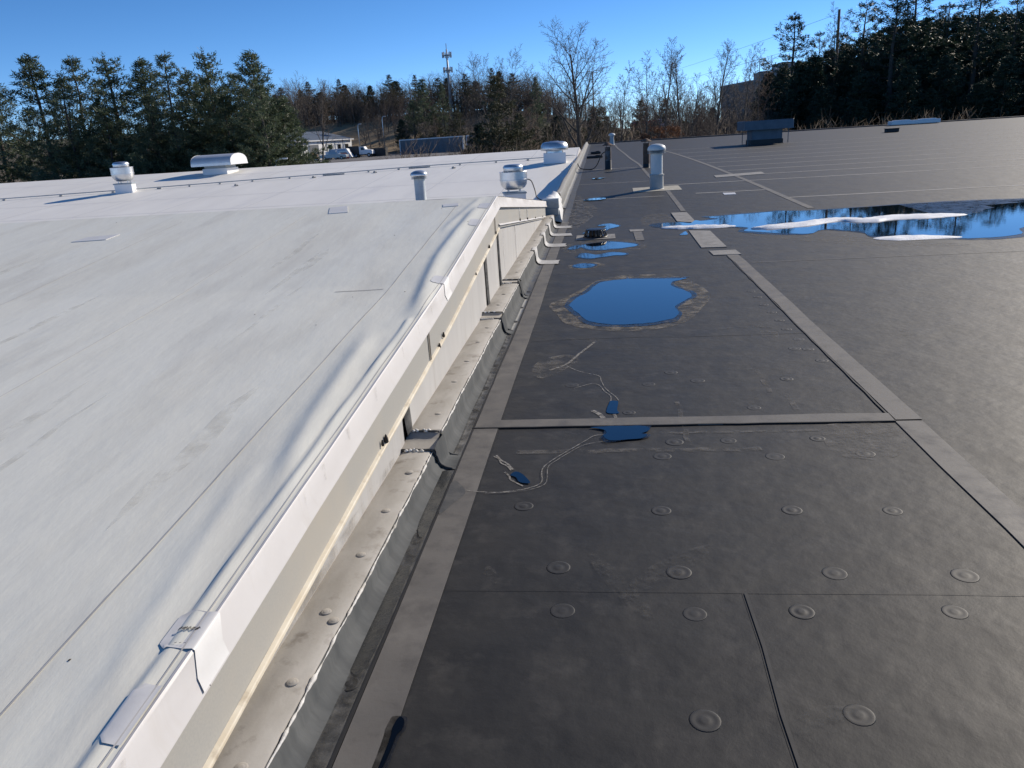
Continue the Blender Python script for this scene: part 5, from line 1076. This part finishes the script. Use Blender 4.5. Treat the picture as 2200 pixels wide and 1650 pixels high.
# ------------------------------------------------------------------ buildings beyond
sh = empty('white_shed', (0, 0, 0), 0, 'long white metal shed with grey low pitched roof behind the trucks', 'building')
g0 = gz(-74, 203) - .6
def shp(s): # u along front wall, v depth
    return None
SU = Vector((.3, .954, 0)).normalized(); SV = Vector((-SU.y, SU.x, 0)); S0 = Vector((-75.4, 189, 0)); LS, DS = 25.5, 20.0; ev, rg = 3.75, 6.1
def sp(u, v, z): q = S0 + SU * u + SV * v; return (q.x, q.y, z)
def sbox(name, u0, u1, v0, v1, z0, z1, m, parent):
    P = [sp(u0, v0, z0), sp(u1, v0, z0), sp(u1, v1, z0), sp(u0, v1, z0), sp(u0, v0, z1), sp(u1, v0, z1), sp(u1, v1, z1), sp(u0, v1, z1)]
    return MB().add(P, [(3, 2, 1, 0), (4, 5, 6, 7), (0, 1, 5, 4), (1, 2, 6, 5), (2, 3, 7, 6), (3, 0, 4, 7)]).build(name, m, parent)
MB().add([sp(0, 0, g0), sp(LS, 0, g0), sp(LS, DS, g0), sp(0, DS, g0), sp(0, 0, ev), sp(LS, 0, ev), sp(LS, DS, ev), sp(0, DS, ev), sp(0, DS / 2, rg), sp(LS, DS / 2, rg)], [(0, 1, 5, 4), (1, 2, 6, 9, 5), (2, 3, 7, 6), (3, 0, 4, 8, 7)]).build('wall', M['metalwhite'], sh)
MB().add([sp(-.4, -.5, ev), sp(LS + .4, -.5, ev), sp(LS + .4, DS / 2, rg + .1), sp(-.4, DS / 2, rg + .1), sp(-.4, DS + .5, ev), sp(LS + .4, DS + .5, ev)], [(0, 1, 2, 3), (3, 2, 5, 4)]).build('roof', M['roofgrey'], sh)
sbox('gutter', -.4, LS + .4, -.62, -.45, ev - .3, ev - .02, M['paintw'], sh)
sbox('ridge_cap', 0, 9, DS / 2 - .3, DS / 2 + .3, rg + .12, rg + .4, M['paintw'], sh)
for u in (3.2, 6.6, 10.6, 14.2, 17.8, 21.4): sbox('wall_batten', u, u + .14, -.1, -.02, g0, ev - .35, M['galvpaint'], sh)
for (u, wd, z0_, z1_) in ((7.0, 3.4, g0 + .5, 2.6), (15.2, 1.2, 1.2, 2.4), (19.0, 1.2, 1.2, 2.4), (22.4, 1.3, 1.2, 2.4)):
    d = sbox('door' if wd > 2 else 'window', u, u + wd, -.12, -.03, z0_, z1_, M['trailer'] if wd > 2 else M['glass'], sh); sbox('frame', u - .1, u + wd + .1, -.16, -.04, z1_ + .01, z1_ + .14, M['paintw'], d)
# concrete building at the right
cb = empty('concrete_building', (36.5, 252, -5), 0, 'large shaded precast concrete building behind the right hand trees', 'building')
P0 = Vector((0, 0)); D = Vector((13.0, -62.0)); Ld = D.length; D.normalize(); Nn = Vector((-D.y, D.x)) * 1.0
def wpt(u, v, z): q = D * u + Vector((.979, .205)) * v; return (q.x, q.y, z)
Lw, Hh = 162.0, 16.9
MB().add([wpt(0, 0, 0), wpt(Lw, 0, 0), wpt(Lw, 40, 0), wpt(0, 40, 0), wpt(0, 0, Hh), wpt(Lw, 0, Hh), wpt(Lw, 40, Hh), wpt(0, 40, Hh)], [(0, 1, 5, 4), (1, 2, 6, 5), (2, 3, 7, 6), (3, 0, 4, 7), (4, 5, 6, 7)]).build('wall', M['concrete'], cb)
for k in range(1, 16):
    u = k * 10.4
    MB().add([wpt(u - .12, -.10, 0), wpt(u + .12, -.10, 0), wpt(u + .12, -.10, Hh - .1), wpt(u - .12, -.10, Hh - .1)], [(0, 1, 2, 3)]).build('panel_joint', M['blacksteel'], cb)
MB().add([wpt(-.3, -.25, Hh - .45), wpt(Lw, -.25, Hh - .45), wpt(Lw, -.25, Hh + .15), wpt(-.3, -.25, Hh + .15), wpt(-.3, .3, Hh + .15), wpt(Lw, .3, Hh + .15)], [(0, 1, 2, 3), (3, 2, 5, 4)]).build('parapet_cap', M['roofgrey'], cb)
for (u, v, s, h) in ((17, 6, 4.6, 2.3), (31, 6, 5.8, 3.4), (43, 7, 4.4, 2.2)):
    q = wpt(u, v, Hh + h / 2); un = MB().box(q, (s, s * .8, h), .2, bev=.05).build('rooftop_unit', M['roofgrey'], cb); MB().box((q[0], q[1], q[2] + h / 2 + .15), (s * .6, s * .5, .28), .2).build('fan_grille', M['blacksteel'], un)

# ------------------------------------------------------------------ vehicles in the lot
def wheel(parent, x, y, z, r=.38, w_=.26):
    mb = MB(); n = 16; V = []; F = []
    for s, rr in ((-w_ / 2, r * .9), (-w_ / 2 + .03, r), (w_ / 2 - .03, r), (w_ / 2, r * .9)):
        for j in range(n): a = 2 * math.pi * j / n; V.append((x + rr * math.cos(a), y + s, z + rr * math.sin(a)))
    for i in range(3):
        for j in range(n): F.append((i * n + j, i * n + (j + 1) % n, (i + 1) * n + (j + 1) % n, (i + 1) * n + j))
    F += [tuple(range(n - 1, -1, -1)), tuple(3 * n + j for j in range(n))]
    mb.add(V, F); t = mb.build('wheel', M['tyre'], parent, smooth=True, angle=40)
    mb = MB(); V = [(x + r * .55 * math.cos(2 * math.pi * j / n), y - w_ / 2 - .006, z + r * .55 * math.sin(2 * math.pi * j / n)) for j in range(n)]; mb.add(V, [tuple(range(n))]); mb.build('rim', M['silver'], t)
def profile_body(name, prof, wd, material, parent, inset=.0):
    mb = MB(); n = len(prof); V = [(x, -wd / 2 + (inset if z > 1.15 else 0), z) for x, z in prof] + [(x, wd / 2 - (inset if z > 1.15 else 0), z) for x, z in prof]
    F = [tuple(range(n - 1, -1, -1)), tuple(range(n, 2 * n))] + [(i, (i + 1) % n, n + (i + 1) % n, n + i) for i in range(n)]
    return mb.add(V, F).build(name, material, parent)
def gl(x, y): return gz(x, y) + .13
pk = empty('pickup_truck', (-56.6, 165, gl(-56.6, 165)), .03, 'silver crew cab pickup truck parked in front of the white tank truck', 'pickup truck')
profile_body('body', [(-2.85, .45), (-2.85, 1.12), (-.95, 1.14), (-.80, 1.16), (1.05, 1.16), (2.55, 1.05), (2.85, .95), (2.88, .45)], 1.95, M['silver'], pk)
profile_body('cab', [(-.92, 1.13), (-.80, 1.78), (-.5, 1.86), (.55, 1.84), (1.25, 1.15)], 1.8, M['silver'], pk, .12)
for s in (-1, 1):
    MB().add([(-.7, s * .80, 1.24), (.10, s * .80, 1.24), (.10, s * .795, 1.72), (-.62, s * .795, 1.72)], [(0, 1, 2, 3)]).build('window', M['glass'], pk)
    MB().add([(.16, s * .80, 1.24), (.98, s * .80, 1.24), (.52, s * .795, 1.72), (.16, s * .795, 1.72)], [(0, 1, 2, 3)]).build('window', M['glass'], pk)
MB().add([(1.20, -.72, 1.20), (1.20, .72, 1.20), (.68, .70, 1.76), (.68, -.70, 1.76)], [(0, 1, 2, 3)]).build('windscreen', M['glass'], pk)
MB().box((2.89, 0, .62), (.08, 1.8, .22)).build('bumper', M['alum'], pk)
for s in (-1, 1): MB().box((2.85, s * .75, .88), (.08, .32, .18)).build('headlight', M['paintw'], pk)
for x in (-1.85, 1.85):
    for s in (-1, 1): wheel(pk, x, s * .86, .38)
tk = empty('tank_truck', (-58.0, 173, gl(-58, 173)), 0, 'white tank truck with red orange rear panel in front of the white shed', 'truck')
mb = MB()
rows = []
for x in (-3.2, -3.1, 0, 2.6, 2.7):
    k_ = .85 if x in (-3.2, 2.7) else 1; rows.append([(x, 1.15 * k_ * math.cos(a), 2.15 + .95 * k_ * math.sin(a)) for a in np.linspace(0, 2 * math.pi, 19)[:-1]])
mb.loft(rows, close=True); mb.add(rows[0], [tuple(range(18))]); mb.add(rows[-1], [tuple(range(17, -1, -1))]); mb.build('tank', M['hood'], tk, smooth=True, angle=50)
MB().box((0, 0, .95), (7.4, 1.0, .3)).build('chassis', M['blacksteel'], tk)
MB().add([(2.3, -1.2, 3.0), (2.75, -1.2, 3.0), (4.3, -1.2, .45), (3.3, -1.2, .45), (2.3, 1.2, 3.0), (2.75, 1.2, 3.0), (4.3, 1.2, .45), (3.3, 1.2, .45)], [(3, 2, 1, 0), (4, 5, 6, 7), (0, 1, 5, 4), (1, 2, 6, 5), (2, 3, 7, 6), (3, 0, 4, 7)]).build('chute', M['paintw'], tk)
MB().box((1.2, -1.22, 1.35), (2.6, .06, .75)).box((2.9, -1.24, .75), (.9, .06, 1.2)).build('red_panel', M['red'], tk)
MB().box((-3.7, 0, 1.6), (1.0, 2.2, 1.6), bev=.1).build('cab', M['paintw'], tk)
for x in (-3.4, -1.0, .2, 2.2):
    for s in (-1, 1): wheel(tk, x, s * 1.0, .5, .5, .3)
tk.scale = (.72, .72, .72)
ut = empty('utility_truck', (-53.2, 176, gl(-53.2, 176)), 0, 'white cab truck facing right, parked right of the tank truck', 'truck')
profile_body('cab', [(-.9, .7), (-.9, 2.35), (.25, 2.35), (.55, 1.75), (2.0, 1.55), (2.15, .7)], 2.1, M['paintw'], ut, .1)
for s in (-1, 1): MB().add([(-.5, s * 1.0, 1.6), (.35, s * 1.0, 1.6), (.12, s * .96, 2.2), (-.5, s * .96, 2.2)], [(0, 1, 2, 3)]).build('window', M['glass'], ut)
MB().box((-2.2, 0, 1.6), (2.5, 2.3, 1.7)).box((-2.2, 0, 2.5), (2.6, 2.4, .1)).build('dump_body', M['blacksteel'], ut)
MB().box((-.6, 0, .62), (5.6, .9, .22)).build('chassis', M['blacksteel'], ut)
for x in (-2.6, -1.7, 1.3):
    for s in (-1, 1): wheel(ut, x, s * .95, .46, .46, .3)
for s in (-1, 1): MB().box((2.1, s * .8, 1.2), (.1, .3, .22)).build('headlight', M['metalwhite'], ut)
dp = empty('dumpster', (-50.2, 178, gl(-50.2, 178)), 0, 'black open dumpster right of the white cab truck', 'dumpster')
MB().box((0, 0, .9), (3.2, 1.9, 1.7), taper=1.06).build('bin', M['blacksteel'], dp); MB().box((0, 0, 1.79), (3.5, 2.15, .1)).build('rim', M['blacksteel'], dp)
for k in range(5): MB().box((-1.3 + k * .65, -1.0, .9), (.09, .09, 1.5)).build('rib', M['blacksteel'], dp)
om = empty('orange_loader', (-61.6, 166, gl(-61.6, 166)), 0, 'small orange wheeled machine left of the silver pickup', 'machine')
MB().box((-.5, 0, 1.25), (1.0, 1.2, 1.1), bev=.08).build('housing', M['orange'], om); MB().box((0, 0, .62), (2.4, .9, .2)).build('frame', M['blacksteel'], om)
MB().box((.75, 0, 1.05), (.5, 1.1, .7), bev=.06).build('engine_cover', M['rust'], om); MB().tube([(.2, 0, .7), (.25, 0, 1.9)], .06, 6).build('exhaust', M['blacksteel'], om)
for x in (-.7, .7):
    for s in (-1, 1): wheel(om, x, s * .55, .35, .35, .22)
def box_trailer(loc, L, H, label, rz=0):
    e = empty('semi_trailer', loc, rz, label, 'trailer')
    MB().box((0, 0, .95 + H / 2), (L, 2.55, H)).build('box', M['trailer'], e)
    MB().box((0, -1.28, .95 + H - .08), (L + .04, .05, .16)).box((0, 0, .95 + H + .02), (L, 2.5, .05)).build('top_rail', M['metalwhite'], e)
    for s in (-1, 1): MB().box((s * (L / 2 - .06), -1.285, .95 + H / 2), (.2, .06, H)).build('corner_post', M['paintw'], e)
    for k in range(int(L / 1.2)): MB().box((-L / 2 + .7 + k * 1.2, -1.285, .95 + H / 2), (.06, .03, H - .2)).build('side_rib', M['trailer'], e)
    MB().box((0, 0, .8), (L * .9, 1.1, .25)).build('chassis', M['blacksteel'], e)
    for x in (-L / 2 + 1.4, -L / 2 + 2.6):
        for s in (-1, 1): wheel(e, x, s * 1.05, .5, .5, .3)
    for s in (-1, 1): MB().box((L / 2 - 3, s * .6, .4), (.14, .14, .8)).build('landing_leg', M['steel'], e)
    return e
box_trailer((-39.7, 187, -2.45), 15.3, 3.9, 'long blue grey box trailer parked behind the brush', 0)
box_trailer((-30.4, 195, -2.4), 4.5, 3.9, 'short blue grey trailer end right of the long trailer', 0)
rv = empty('red_van', (7.1, 120, gz(7.1, 120)), .2, 'red van body half hidden behind the reddish oak', 'van')
zb = 2.9 - gz(7.1, 120)
profile_body('body', [(-2.4, .5), (-2.4, zb - .6), (-2.2, zb - .3), (1.2, zb - .3), (1.9, zb * .62), (2.5, zb * .5), (2.55, .5)], 2.0, mat('dark_red_paint', (.35, .04, .025), rough=.45), rv)
for s in (-1, 1): MB().add([(.3, s * 1.01, zb * .62), (1.5, s * 1.01, zb * .62), (1.1, s * 1.01, zb * .85), (.3, s * 1.01, zb * .85)], [(0, 1, 2, 3)]).build('window', M['glass'], rv)
for x in (-1.6, 1.6):
    for s in (-1, 1): wheel(rv, x, s * .95, .4, .4, .26)
tn = empty('storage_tank', (9.5, 125, gz(9.5, 125)), 0, 'small whitish domed tank seen through the twigs at right of centre', 'tank')
h = 3.1 - gz(9.5, 125); MB().lathe([(1.2, 0), (1.2, h - .9), (1.1, h - .5), (.7, h - .15), (0, h)], n=24).build('shell', M['metalwhite'], tn, smooth=True, angle=50); MB().lathe([(1.22, h - .95), (1.24, h - .93), (1.24, h - .85), (1.22, h - .83)], n=24).build('hoop', M['galvpaint'], tn)
